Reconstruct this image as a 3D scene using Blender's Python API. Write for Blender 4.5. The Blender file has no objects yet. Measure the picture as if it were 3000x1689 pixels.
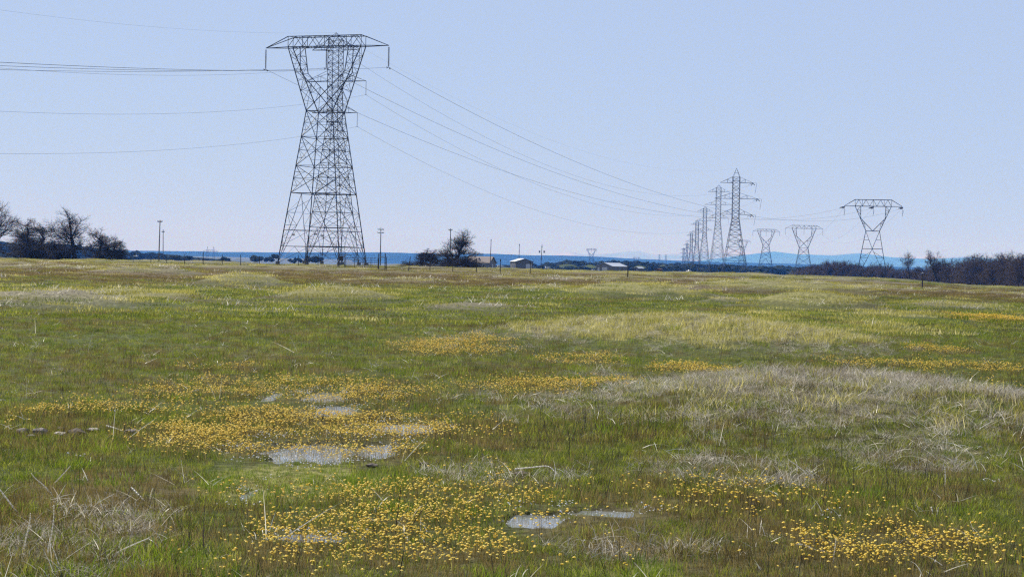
import bpy, math, random
import numpy as np
from mathutils import Vector, Matrix
random.seed(7); RNG = np.random.default_rng(11)
HAZE, EXPO, DENOISE = 1.1e-4, 0.6, False
SC = bpy.context.scene; COL = SC.collection
F = 5000.0; EYE = 1.6; ROLL = math.radians(1.2); HOR = 765.0
PITCH = math.atan((844.5 - HOR) / F)

# ---------------------------------------------------------------- camera
cam_d = bpy.data.cameras.new('camera'); cam = bpy.data.objects.new('camera', cam_d); COL.objects.link(cam)
cam_d.sensor_width = 36; cam_d.lens = 36 * F / 3000; cam_d.clip_start = 0.1; cam_d.clip_end = 90000
CM = Matrix.Rotation(math.pi / 2 - PITCH, 4, 'X') @ Matrix.Rotation(ROLL, 4, 'Z')
cam.matrix_world = Matrix.Translation((0, 0, EYE)) @ CM
SC.camera = cam

def ray(px, py):
    d = CM.to_3x3() @ Vector((px - 1500, 844.5 - py, -F))
    return d / d.y
def at(px, py, D):
    d = ray(px, py); return Vector((d.x * D, D, EYE + d.z * D))
def xat(px, D, py=770): return at(px, py, D).x

# ---------------------------------------------------------------- maths
def S(a, b, v):
    t = np.clip((v - a) / (b - a), 0, 1); return t * t * (3 - 2 * t)
def _h(ix, iy, s):
    n = (ix.astype(np.int64) * 374761393 + iy.astype(np.int64) * 668265263 + s * 974634777) & 0xffffffff
    n = ((n ^ (n >> 13)) * 1274126177) & 0xffffffff
    return ((n ^ (n >> 16)) & 0xffff) / 65535.0
def noise(x, y, sc, s=0, octv=3):
    x = np.asarray(x, float) / sc; y = np.asarray(y, float) / sc; tot = 0; amp = 1; out = np.zeros(np.broadcast(x, y).shape)
    for o in range(octv):
        ix = np.floor(x); iy = np.floor(y); fx = x - ix; fy = y - iy
        fx = fx * fx * (3 - 2 * fx); fy = fy * fy * (3 - 2 * fy)
        a = _h(ix, iy, s + o); b = _h(ix + 1, iy, s + o); c = _h(ix, iy + 1, s + o); d = _h(ix + 1, iy + 1, s + o)
        out = out + amp * ((a * (1 - fx) + b * fx) * (1 - fy) + (c * (1 - fx) + d * fx) * fy)
        tot += amp; amp *= .5; x = x * 2 + 13.7; y = y * 2 + 7.3
    return out / tot

def edge_y(x, y):
    u = x / np.maximum(y, 1)
    return 470 + 260 * S(-.2, 0.02, u) + 160 * S(0, .15, u) - 60 * S(.2, .3, u)
def base_z(x, y):
    x = np.asarray(x, float); y = np.asarray(y, float); yy = np.maximum(y, 0)
    u_ = x / np.maximum(yy, 1); lat = np.where(x < 0, .0005, -.0155 + .0105 * S(.0, .10, u_) * (1 - S(.2, .28, u_)) * S(150, 330, yy))
    z = .42 * S(25, 140, yy) + lat * x * S(25, 150, yy) - .0034 * np.maximum(yy - 150, 0)
    e = edge_y(x, y)
    far = -8 - .0045 * np.clip(yy - 1000, -400, 4000)
    t = S(0, 1, (yy - e) / 320)
    zf = z * (1 - t) + far * t
    zf = np.where(np.abs(x) > 900, -8, zf)
    return zf
def gpt(px, py, h=0.):
    d = ray(px, py); D = 4.0
    while D < 900:
        if EYE + d.z * D <= float(base_z(d.x * D, D)) + h: return d.x * D, D
        D *= 1.004
    return d.x * 900, 900.
def patch(x0, y0, x1, y1, h=.085):
    cx = (x0 + x1) / 2
    a = gpt(cx, y1, h)[1]; b = gpt(cx, y0, h)[1]; D = (a + b) / 2
    return (gpt(cx, y1, h)[0] + gpt(cx, y0, h)[0]) / 2, D, (x1 - x0) / 2 / F * D * 1.0, max((b - a) / 2, .12)

# mounds: px, D, rx, ry, h, lush, dry
MO = [(2010, 34.8, 3.5, 4.0, .47, 1, .75), (2480, 18.4, 2.35, 3.3, .37, .04, 1.0),
      (150, 48, 2.7, 3.2, .44, .5, .9), (330, 56, 3.0, 3, .32, 1, .35), (715, 80, 1.9, 3.2, .55, .8, .7), (985, 60, 2.0, 2.8, .46, 1, .4),
      (1400, 53, 1.6, 2.0, .22, .1, 1), (430, 105, 3.2, 4.4, .48, .3, 1), (1870, 76, 3.2, 4, .58, 1, .35), (1620, 84, 1.9, 4, .2, .5, .8),
      (2290, 98, 5.2, 6, .72, 1, .5), (2385, 63, 2.1, 2.8, .62, 1, .35), (2133, 68, .9, 1.6, .22, .2, 1), (2765, 70, 2.2, 3, .2, .4, 1),
      (2620, 56, 1.6, 2.2, .12, .6, .4), (1150, 100, 2.6, 5, .14, .3, 1), (1560, 118, 4, 5, .2, .2, 1)]
MO = [(xat(p, D), D, rx, ry, h, l, d) for p, D, rx, ry, h, l, d in MO]
_r = random.Random(5)
for i in range(150):
    D = 125 + 560 * _r.random() ** 1.2; u = _r.uniform(-.36, .36)
    MO.append((u * D, D, _r.uniform(2.5, 7) * (1 + D / 400), _r.uniform(4, 10), _r.uniform(.12, .38) * (1 + D / 900) * (.45 + .55 * min(max((D - 150) / 150, 0), 1)), _r.uniform(.15, .6), _r.uniform(.2, 1)))
# the low rise under the near pylon and along the fence
for px, D, rx, ry, h in ((1450, 200, 9, 14, .15), (240, 240, 12, 12, .2), (1750, 260, 12, 18, .25), (2000, 330, 14, 18, .3)):
    MO.append((xat(px, D), D, rx, ry, h, .9, .35))
MOA = np.array(MO)
# puddles (image boxes turned into ground ellipses)
PUD = [(lambda q: (q[0], q[1], q[2], q[3] * (1.35 if q[1] > 12.5 else 1.0)))(patch(*b, h=.02)) for b in ((745, 1308, 1060, 1348), (1035, 1304, 1175, 1340), (880, 1154, 1015, 1174), (925, 1188, 1040, 1212), (1075, 1248, 1295, 1268),
                           (700, 1440, 748, 1462), (1490, 1502, 1640, 1545), (1660, 1496, 1880, 1515), (800, 1566, 1010, 1590), (780, 1155, 812, 1175))]
# flower drifts: box, density
FLB = [((1140, 990, 1500, 1036), 1.0), ((1030, 1008, 1180, 1024), .4), ((1590, 1040, 1830, 1064), 1.0), ((1850, 1056, 2000, 1070), .3), ((1900, 1062, 2170, 1094), 1.0),
       ((1340, 1110, 1850, 1160), 1.1), ((1430, 1100, 1600, 1125), .5), ((640, 1064, 800, 1078), .7), ((500, 1066, 620, 1082), .35), ((450, 1100, 1300, 1190), .6), ((640, 1125, 1250, 1180), .8), ((110, 1150, 700, 1215), .55), ((200, 1175, 420, 1205), .7),
       ((480, 1195, 1320, 1325), 1.0), ((650, 1185, 1080, 1240), .6), ((600, 1255, 1050, 1300), .9), ((0, 1190, 100, 1270), .35), ((1150, 1200, 1500, 1320), .35), ((700, 1410, 1600, 1650), .9), ((720, 1470, 1180, 1580), .8), ((1350, 1400, 1640, 1500), .8),
       ((1100, 1520, 1550, 1670), .7), ((480, 1380, 1700, 1680), .35), ((1100, 1300, 1700, 1420), .12), ((2000, 1480, 3050, 1700), .2), ((1620, 1390, 2450, 1500), .38), ((2280, 1530, 2900, 1660), .85), ((2600, 1600, 3000, 1680), .5), ((2440, 1050, 3000, 1090), .8), ((2640, 1022, 2870, 1036), .9), ((2900, 1075, 3020, 1094), .8),
       ((2800, 922, 3010, 940), .9), ((2080, 918, 2300, 926), .25), ((740, 1560, 1100, 1640), .5), ((1500, 1600, 1900, 1700), .25), ((2850, 1110, 3000, 1140), .3)]
FL = [patch(*b) + (w,) for b, w in FLB]
FLFAR = [(xat(430, 175), 175, 9, 2.2, 1.), (xat(1160, 152), 152, 2.2, 1.5, 1.), (xat(1260, 150), 150, 3.6, 1.6, 1.), (xat(100, 190), 190, 5, 2, .7), (xat(2450, 120), 120, 4, 1.5, .6)]
def ell(L, x, y, p=1.0, jit=.45, sc=.6, seed=3, a0=.55, a1=1.35):
    out = np.zeros(np.shape(x)); n = (noise(x, y, sc, seed, 3) - .5) * 2 * jit
    for t in L:
        w = t[4] if len(t) > 4 else 1.
        q = ((x - t[0]) / t[2]) ** 2 + ((y - t[1]) / t[3]) ** 2
        m = q < 4
        if m.any(): out = np.where(m, np.maximum(out, w * (1 - S(a0, a1, q + n))), out)
    return out
def mounds(x, y):
    h = np.zeros(np.shape(x)); lu = np.zeros(np.shape(x)); dr = np.zeros(np.shape(x))
    nz_ = noise(x, y, 1.1, 201, 3)
    for cx, cy, rx, ry, hh, l, d in MOA:
        q = ((x - cx) / rx) ** 2 + ((y - cy) / ry) ** 2
        m = q < 5
        if not m.any(): continue
        g = np.where(m, np.exp(-q ** 1.25), 0)
        h += hh * g; lu = np.maximum(lu, l * S(.22, .6, g + (nz_ - .5) * .3)); dr = np.maximum(dr, d * g)
    return h, lu, dr
def pud(x, y): return ell(PUD, x, y, jit=1.0, sc=.32, seed=8, a0=.35, a1=1.3)
def ground(x, y):
    h, lu, dr = mounds(x, y)
    near = 1 - S(60, 200, np.hypot(x, y))
    n = .008 + (noise(x, y, 1.3, 4, 3) ** 1.5) * .05 * (1 - S(100, 400, y)) + (noise(x, y, .35, 6, 2) - .5) * .012 * near
    n = n + (noise(x, y, 40, 9, 3) - .5) * .25 * S(120, 300, y)
    lump = (noise(x, y, .5, 14, 2) - .4) * .12 * h.clip(0, .5) / .4
    z = base_z(x, y) + h + n + lump * (y < 120)
    p = pud(x, y)
    return z * (1 - S(.1, .6, p)) + (-.025) * S(.1, .6, p)
DRYB = [patch(*b) + (w,) for b, w in (((-60, 1460, 440, 1740), .36), ((1900, 1330, 2400, 1420), .45), ((1650, 1540, 2100, 1620), .4), ((1960, 1130, 3100, 1290), .95), ((2300, 1290, 3050, 1370), .3), ((1200, 1350, 1700, 1400), .3), ((1500, 1070, 1850, 1100), .12), ((2050, 960, 2500, 1050), .3))]
RED = [patch(*b) + (w,) for b, w in (((-60, 1340, 620, 1600), .6), ((1600, 1440, 3000, 1700), .4), ((700, 1560, 1600, 1700), .4), ((1980, 1310, 3050, 1440), .3), ((500, 1180, 1500, 1330), .3), ((600, 1560, 1700, 1640), .3), ((0, 1000, 900, 1150), .2))]
LUSHB = [patch(*b) + (w,) for b, w in (((590, 1340, 1150, 1440), .9), ((300, 1560, 700, 1700), .4), ((1700, 1600, 2000, 1700), .6), ((2800, 1300, 3100, 1400), .3), ((2050, 1100, 2300, 1180), .5), ((2200, 900, 2700, 1000), .2))]
def zones(x, y):
    h, lu, dr = mounds(x, y)
    dry = np.maximum(dr * (.35 + .9 * noise(x, y, 1.6, 21)), ell(DRYB, x, y, jit=.6, sc=1.0, seed=33) * .9) * S(.34, .6, noise(x, y, .8, 23) + .18)
    red = np.maximum(ell(RED, x, y, jit=.6, sc=1.2, seed=35), S(72, 108, y + 30 * (noise(x, y, 25, 36) - .5)) * (1 - S(230, 330, y)) * 1.0) * S(.28, .55, noise(x, y * .5, 3.0, 37) + .14)
    lush = np.maximum(lu, ell(LUSHB, x, y, jit=.5, sc=.8, seed=38))
    fl = np.maximum(ell(FL, x, y, jit=.9, sc=.9, seed=40, a0=.1, a1=1.8), ell(FLFAR, x, y, jit=.4, sc=3, seed=41))
    return dry.clip(0, 1), (red * (1 - lush)).clip(0, 1), lush.clip(0, 1), fl.clip(0, 1.2), pud(x, y)

# ---------------------------------------------------------------- object helpers
def mesh_np(name, V, faces_list, attrs=None, smooth=False):
    me = bpy.data.meshes.new(name); V = np.asarray(V, np.float32)
    me.vertices.add(len(V)); me.vertices.foreach_set('co', V.ravel())
    li = []; ls = []; st = 0
    for Fc in faces_list:
        Fc = np.asarray(Fc, np.int32)
        if len(Fc) == 0: continue
        li.append(Fc.ravel()); k = Fc.shape[1]; ls.append(st + np.arange(len(Fc)) * k); st += Fc.size
    if li:
        li = np.concatenate(li); ls = np.concatenate(ls).astype(np.int32)
        me.loops.add(len(li)); me.loops.foreach_set('vertex_index', li)
        me.polygons.add(len(ls)); me.polygons.foreach_set('loop_start', ls)
    for k, (ty, arr) in (attrs or {}).items():
        a = me.attributes.new(k, ty, 'POINT')
        a.data.foreach_set({'FLOAT': 'value', 'INT': 'value', 'FLOAT_VECTOR': 'vector', 'FLOAT_COLOR': 'color'}[ty], np.asarray(arr, np.int32 if ty == 'INT' else np.float32).ravel())
    me.update(calc_edges=True); me.validate()
    me.shade_smooth() if smooth else me.shade_flat()
    return me
def obj(name, me, mat, parent=None):
    o = bpy.data.objects.new(name, me); COL.objects.link(o)
    if mat is not None and not me.materials: me.materials.append(mat)
    if parent: o.parent = parent
    return o
def tag(o, label=None, cat=None, group=None, kind=None):
    if label: o['label'] = label
    if cat: o['category'] = cat
    if group: o['group'] = group
    if kind: o['kind'] = kind
    return o
def thing(name, label, cat, loc=(0, 0, 0), rz=0, group=None):
    o = bpy.data.objects.new(name, None); COL.objects.link(o); o.empty_display_size = .5
    o.location = loc; o.rotation_euler = (0, 0, rz); return tag(o, label, cat, group)
def copy_thing(src, loc, rz, sc, label, group):
    r = src.copy(); COL.objects.link(r); r.location = loc; r.rotation_euler = (0, 0, rz); r.scale = sc; r['label'] = label; r['group'] = group
    for c in [o for o in src.children]:
        d = c.copy(); COL.objects.link(d); d.parent = r
        for e in list(c.children):
            g = e.copy(); COL.objects.link(g); g.parent = d
    return r
def bars(segs, sides=4):
    A = np.array([(*a, *b, r0, r1) for a, b, r0, r1 in segs], float) if not isinstance(segs, np.ndarray) else segs
    p, q, r0, r1 = A[:, :3], A[:, 3:6], A[:, 6], A[:, 7]
    d = q - p; L = np.linalg.norm(d, axis=1); L[L == 0] = 1; d = d / L[:, None]
    up = np.where(np.abs(d[:, 2:3]) > .9, [[1., 0, 0]], [[0, 0, 1.]])
    u = np.cross(d, up); u /= np.linalg.norm(u, axis=1)[:, None]; v = np.cross(d, u)
    V = []
    for P, R in ((p, r0), (q, r1)):
        for k in range(sides):
            a = 2 * math.pi * (k + .5) / sides
            V.append(P + (u * math.cos(a) + v * math.sin(a)) * R[:, None])
    V = np.stack(V, 1).reshape(-1, 3)
    n = np.arange(len(A))[:, None] * 2 * sides
    Fc = np.concatenate([n + np.array([[k, (k + 1) % sides, sides + (k + 1) % sides, sides + k]]) for k in range(sides)])
    caps = []
    if sides > 3:
        caps = [np.concatenate([n + np.arange(sides)[::-1][None], n + sides + np.arange(sides)[None]])]
    return V, [Fc] + caps
def bar_mesh(name, segs, sides=4, smooth=False):
    V, Fs = bars(segs, sides); return mesh_np(name, V, Fs, smooth=smooth)
def box(x0, x1, y0, y1, z0, z1):
    V = [(x, y, z) for z in (z0, z1) for y in (y0, y1) for x in (x0, x1)]
    return V, [(0, 2, 3, 1), (4, 5, 7, 6), (0, 1, 5, 4), (2, 6, 7, 3), (0, 4, 6, 2), (1, 3, 7, 5)]
def boxes(name, L):
    V = []; Q = []
    for b in L:
        v, f = box(*b); n = len(V); V += v; Q += [tuple(i + n for i in t) for t in f]
    return mesh_np(name, V, [Q])

# ---------------------------------------------------------------- materials
def nt(name):
    m = bpy.data.materials.new(name); m.use_nodes = True; t = m.node_tree; t.nodes.clear()
    return m, t, t.nodes.new('ShaderNodeOutputMaterial')
def N(t, ty, **k):
    n = t.nodes.new(ty)
    for a, b in k.items():
        if a in n.inputs: n.inputs[a].default_value = b
        else: setattr(n, a, b)
    return n
def ramp(t, src, stops):
    r = t.nodes.new('ShaderNodeValToRGB'); e = r.color_ramp.elements
    while len(e) < len(stops): e.new(.5)
    for i, (p, c) in enumerate(stops): e[i].position = p; e[i].color = (*c, 1)
    t.links.new(src, r.inputs[0]); return r.outputs[0]
def simple(name, c, rough=.8, metal=0, var=.25, scale=2.0, bump=0):
    m, t, o = nt(name); b = N(t, 'ShaderNodeBsdfPrincipled', Roughness=rough, Metallic=metal)
    tc = N(t, 'ShaderNodeTexCoord'); n = N(t, 'ShaderNodeTexNoise', Scale=scale, Detail=5.0)
    t.links.new(tc.outputs['Object'], n.inputs['Vector'])
    col = ramp(t, n.outputs['Fac'], [(.3, tuple(v * (1 - var) for v in c)), (.7, tuple(min(v * (1 + var), 1) for v in c))])
    t.links.new(col, b.inputs['Base Color'])
    if bump:
        bp = N(t, 'ShaderNodeBump', Strength=bump); t.links.new(n.outputs['Fac'], bp.inputs['Height']); t.links.new(bp.outputs[0], b.inputs['Normal'])
    t.links.new(b.outputs[0], o.inputs[0]); return m
def leafy(name, stops, trans=.5, tcol=1.25, rough=.6):
    m, t, o = nt(name)
    oi = N(t, 'ShaderNodeObjectInfo'); at_ = N(t, 'ShaderNodeAttribute', attribute_name='tint')
    ad = N(t, 'ShaderNodeMath', operation='MULTIPLY_ADD'); ad.inputs[1].default_value = .45; t.links.new(at_.outputs['Fac'], ad.inputs[0])
    ml = N(t, 'ShaderNodeMath', operation='MULTIPLY'); ml.inputs[1].default_value = .55; t.links.new(oi.outputs['Random'], ml.inputs[0]); t.links.new(ml.outputs[0], ad.inputs[2])
    col = ramp(t, ad.outputs[0], stops)
    d = N(t, 'ShaderNodeBsdfPrincipled', Roughness=rough); d.inputs['Specular IOR Level'].default_value = .35
    t.links.new(col, d.inputs['Base Color'])
    tr = N(t, 'ShaderNodeBsdfTranslucent')
    hs = N(t, 'ShaderNodeHueSaturation', Value=tcol, Saturation=1.05); t.links.new(col, hs.inputs['Color']); t.links.new(hs.outputs[0], tr.inputs['Color'])
    mx = N(t, 'ShaderNodeMixShader'); mx.inputs[0].default_value = trans
    t.links.new(d.outputs[0], mx.inputs[1]); t.links.new(tr.outputs[0], mx.inputs[2]); t.links.new(mx.outputs[0], o.inputs[0]); return m
M = {}
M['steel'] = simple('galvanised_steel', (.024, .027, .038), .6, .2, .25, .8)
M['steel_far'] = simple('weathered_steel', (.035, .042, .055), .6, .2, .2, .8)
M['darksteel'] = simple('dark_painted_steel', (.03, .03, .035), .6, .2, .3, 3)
M['insul'] = simple('dark_glazed_porcelain', (.035, .025, .03), .25, 0, .2, 5)
M['insul_g'] = simple('grey_porcelain', (.25, .27, .3), .3, 0, .2, 5)
M['wire'] = simple('aluminium_wire', (.05, .055, .07), .5, .2, .1, .3)
M['concrete'] = simple('stained_concrete', (.10, .10, .095), .9, 0, .35, 3, .3)
M['plate'] = simple('faded_sign_plate', (.45, .38, .36), .6, 0, .2, 4)
M['bark'] = simple('dark_bark', (.028, .022, .020), .95, 0, .45, 3, .5)
M['twig'] = simple('twig_bark', (.034, .027, .026), .95, 0, .4, 1.5)
M['twig_r'] = simple('reddish_twig_bark', (.066, .043, .034), .95, 0, .5, .12)
M['wood'] = simple('weathered_pole_wood', (.10, .085, .075), .9, 0, .3, 1.5)
M['rock'] = simple('lichen_covered_rock', (.18, .155, .14), .95, 0, .55, 14, .6)
M['rock_p'] = simple('pale_bleached_rock', (.42, .37, .31), .95, 0, .3, 14, .5)
M['dung'] = simple('crumbled_dark_soil', (.09, .07, .055), .95, 0, .5, 20, .6)
M['wall_g'] = simple('grey_board_wall', (.16, .155, .155), .8, 0, .12, 1)
M['wall_d'] = simple('dark_metal_siding', (.10, .10, .105), .7, 0, .12, 1)
M['wall_l'] = simple('pale_metal_siding', (.5, .5, .5), .7, 0, .08, 1)
M['roof_b'] = simple('brown_shingle_roof', (.20, .165, .15), .85, 0, .15, 3)
M['roof_m'] = simple('galvanised_sheet_roof', (.42, .45, .5), .45, .3, .1, 1)
M['white'] = simple('white_paint', (.75, .75, .75), .4, 0, .06, 2)
M['rust'] = simple('rusty_sheet', (.16, .075, .05), .9, 0, .35, 2)
M['glass'] = simple('dark_glass', (.02, .025, .03), .08, 0, .1, 1)
M['rubber'] = simple('black_rubber', (.02, .02, .02), .9, 0, .2, 5)
M['straw'] = leafy('bleached_straw', [(.0, (.34, .31, .24)), (.45, (.68, .64, .53)), (1., (.90, .87, .78))], .42, 1.12, .35)
M['stalk'] = leafy('sun_bleached_stalk', [(.0, (.74, .70, .60)), (1., (.90, .87, .78))], .4, 1.08, .4)
M['mat'] = leafy('dead_grey_grass', [(.0, (.10, .085, .065)), (.5, (.36, .325, .26)), (1., (.74, .70, .60))], .42, 1.12, .7)
M['green'] = leafy('short_green_grass', [(.0, (.018, .030, .006)), (.3, (.068, .096, .012)), (.6, (.155, .18, .024)), (.85, (.26, .265, .045)), (1., (.46, .43, .18))], .52, 1.45)
M['lush'] = leafy('lush_green_grass', [(.0, (.03, .06, .008)), (.5, (.11, .165, .016)), (.85, (.19, .225, .03)), (1., (.33, .29, .13))], .5, 1.4)
M['mgrass'] = leafy('yellow_green_grass', [(.0, (.07, .075, .012)), (.4, (.24, .225, .045)), (.8, (.42, .38, .13)), (1., (.62, .56, .32))], .5, 1.4)
M['sedge'] = leafy('reddish_sedge', [(.0, (.030, .024, .010)), (.5, (.14, .108, .034)), (1., (.30, .23, .10))], .45, 1.3)
M['stem'] = leafy('dark_dead_stems', [(.0, (.03, .022, .018)), (1., (.10, .075, .06))], .1, 1.)
M['petal'] = leafy('goldfield_petals', [(.0, (.72, .50, .035)), (.5, (.88, .67, .08)), (1., (.97, .84, .22))], .35, 1.0)
M['wpetal'] = leafy('white_petals', [(.0, (.7, .68, .66)), (1., (.9, .9, .88))], .35, 1.0)

# ---------------------------------------------------------------- ground sheet
def make_ground():
    rs = [0.6]
    while rs[-1] < 42000: rs.append(rs[-1] * (1.0105 if rs[-1] < 1300 else 1.06))
    rs = np.array(rs)
    th = np.concatenate([np.arange(-26, 26, .13), np.arange(26, 334, 7.0)]) * math.pi / 180
    R, T = np.meshgrid(rs, th, indexing='ij'); X = R * np.sin(T); Y = R * np.cos(T)
    nr, ntt = X.shape; x = X.ravel(); y = Y.ravel()
    z = ground(x, y); behind = y < 0; z[behind] = 0.02
    dry, red, lush, fl, pd = zones(x, y)
    tan = (dry + .25 * S(200, 400, y) * noise(x, y, 18, 51)).clip(0, 1)
    V = np.stack([x, y, z], 1)
    V = np.concatenate([V, [[0, 0, 0.0]]])
    i = np.arange(nr - 1)[:, None] * ntt; j = np.arange(ntt)[None]; jn = (j + 1) % ntt
    Q = np.stack([i + j, i + ntt + j, i + ntt + jn, i + jn], -1).reshape(-1, 4)[:, ::-1]
    c = nr * ntt; jj = np.arange(ntt)
    Tt = np.stack([np.full(ntt, c), (jj + 1) % ntt, jj], 1)
    Q = Q[:, ::-1]; Tt = Tt[:, ::-1]
    pad = lambda a: np.append(a, 0)
    col = np.stack([pad(tan), pad(red), pad(lush), np.ones(c + 1)], 1)
    me = mesh_np('ground', V, [Q, Tt], {'zone': ('FLOAT_COLOR', col), 'flower': ('FLOAT', pad(fl * S(28, 60, y))), 'wet': ('FLOAT', pad(pd))}, smooth=True)
    m, t, o = nt('meadow_soil')
    b = N(t, 'ShaderNodeBsdfPrincipled', Roughness=.95); b.inputs['Specular IOR Level'].default_value = .15
    g = N(t, 'ShaderNodeNewGeometry'); z_ = N(t, 'ShaderNodeAttribute', attribute_name='zone'); sp = N(t, 'ShaderNodeSeparateColor'); t.links.new(z_.outputs['Color'], sp.inputs[0])
    fa = N(t, 'ShaderNodeAttribute', attribute_name='flower'); wa = N(t, 'ShaderNodeAttribute', attribute_name='wet')
    def nz(scale, d=6.):
        n = N(t, 'ShaderNodeTexNoise', Scale=scale, Detail=d); t.links.new(g.outputs['Position'], n.inputs['Vector']); return n.outputs['Fac']
    fine = nz(9.); mid = nz(.9); big = nz(.07)
    def mixc(f, a, c2, socket=None):
        mx = N(t, 'ShaderNodeMix', data_type='RGBA'); mx.inputs[0].default_value = .5
        t.links.new(f, mx.inputs[0]); t.links.new(a, mx.inputs[6]); t.links.new(c2, mx.inputs[7]); return mx.outputs[2]
    def mul(a, bv):
        k = N(t, 'ShaderNodeMath', operation='MULTIPLY', use_clamp=True); t.links.new(a, k.inputs[0])
        if isinstance(bv, float): k.inputs[1].default_value = bv
        else: t.links.new(bv, k.inputs[1])
        return k.outputs[0]
    green = mixc(ramp(t, big, [(.42, (0, 0, 0)), (.6, (1, 1, 1))]), ramp(t, fine, [(.3, (.022, .028, .006)), (.7, (.075, .095, .016))]), ramp(t, fine, [(.3, (.030, .028, .010)), (.7, (.09, .088, .026))]))
    redc = ramp(t, fine, [(.3, (.060, .045, .024)), (.7, (.14, .10, .058))])
    lushc = ramp(t, fine, [(.3, (.08, .08, .02)), (.7, (.26, .245, .08))])
    tanc = ramp(t, fine, [(.3, (.075, .065, .045)), (.7, (.27, .24, .175))])
    c = mixc(mul(sp.outputs[1], 1.0), green, redc); c = mixc(mul(sp.outputs[2], 1.0), c, lushc)
    c = mixc(mul(sp.outputs[0], ramp(t, mid, [(.3, (.55,) * 3), (.6, (1,) * 3)])), c, tanc)
    yel = ramp(t, fine, [(.42, (.10, .11, .03)), (.5, (.70, .42, .03)), (.8, (.8, .52, .05))])
    c = mixc(mul(fa.outputs['Fac'], .85), c, yel)
    mud = ramp(t, fine, [(.3, (.03, .027, .018)), (.7, (.055, .048, .032))]); c = mixc(mul(wa.outputs['Fac'], 1.0), c, mud)
    t.links.new(c, b.inputs['Base Color'])
    bp = N(t, 'ShaderNodeBump', Strength=.9, Distance=.08); t.links.new(fine, bp.inputs['Height']); t.links.new(bp.outputs[0], b.inputs['Normal'])
    t.links.new(b.outputs[0], o.inputs[0])
    return tag(obj('ground', me, m), kind='structure')
make_ground()

# puddle water sheets
wm, wt, wo = nt('still_water'); wb = N(wt, 'ShaderNodeBsdfPrincipled', Roughness=.05, IOR=1.45); wb.inputs['Base Color'].default_value = (.17, .18, .175, 1)
wn = N(wt, 'ShaderNodeTexNoise', Scale=18., Detail=3.); wg = N(wt, 'ShaderNodeNewGeometry'); wt.links.new(wg.outputs['Position'], wn.inputs['Vector'])
wbp = N(wt, 'ShaderNodeBump', Strength=.05, Distance=.01); wt.links.new(wn.outputs['Fac'], wbp.inputs['Height']); wt.links.new(wbp.outputs[0], wb.inputs['Normal']); wt.links.new(wb.outputs[0], wo.inputs[0])
for cx, cy, rx, ry in PUD:
    n = 40; V = [(0, 0, 0)]; 
    for k in range(n):
        a = 2 * math.pi * k / n; s = 1.25
        V.append((math.cos(a) * rx * s, math.sin(a) * ry * s, 0))
    me = mesh_np('water', V, [[(0, 1 + k, 1 + (k + 1) % n) for k in range(n)]])
    o = tag(obj('water', me, wm), kind='structure'); o.location = (cx, cy, .004 + .0015 * PUD.index((cx, cy, rx, ry)))

# ---------------------------------------------------------------- scattered vegetation
PC = {}
def blade(V, T, Tn, p, az, h, w, lean, curl, seg=3, tint=.5):
    n0 = len(V); d = Vector((math.cos(az), math.sin(az), 0)); s = Vector((-math.sin(az), math.cos(az), 0))
    fa = random.random() * math.pi; s = Vector((math.cos(fa), math.sin(fa), 0))
    q = Vector(p); ang = lean
    for k in range(seg + 1):
        ww = w * (1 - (k / seg) ** 1.6) / 2
        if k < seg: V.append(tuple(q - s * ww)); V.append(tuple(q + s * ww)); Tn += [tint, tint]
        else: V.append(tuple(q)); Tn.append(tint)
        q = q + (Vector((0, 0, 1)) * math.cos(ang) + d * math.sin(ang)) * (h / seg); ang += curl / seg
    for k in range(seg):
        a = n0 + 2 * k
        if k < seg - 1: T += [(a, a + 1, a + 3), (a, a + 3, a + 2)]
        else: T.append((a, a + 1, a + 2))
def proto(coll, nb, rad, h, w, lean, curl, mat, seg=3, lr=(.1, 1.)):
    V = []; T = []; Tn = []
    for i in range(nb):
        r = rad * math.sqrt(random.random()); a = random.random() * 6.283
        blade(V, T, Tn, (r * math.cos(a), r * math.sin(a), -.01), random.random() * 6.283, h * random.uniform(.45, 1.15), w * random.uniform(.6, 1.3), lean * random.uniform(*lr), curl * random.uniform(.2, 1.3), seg, random.random())
    me = mesh_np('tuft', V, [T], {'tint': ('FLOAT', Tn)}); me.materials.append(mat)
    o = bpy.data.objects.new('tuft_%02d' % len(PC[coll].objects), me); PC[coll].objects.link(o)
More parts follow.
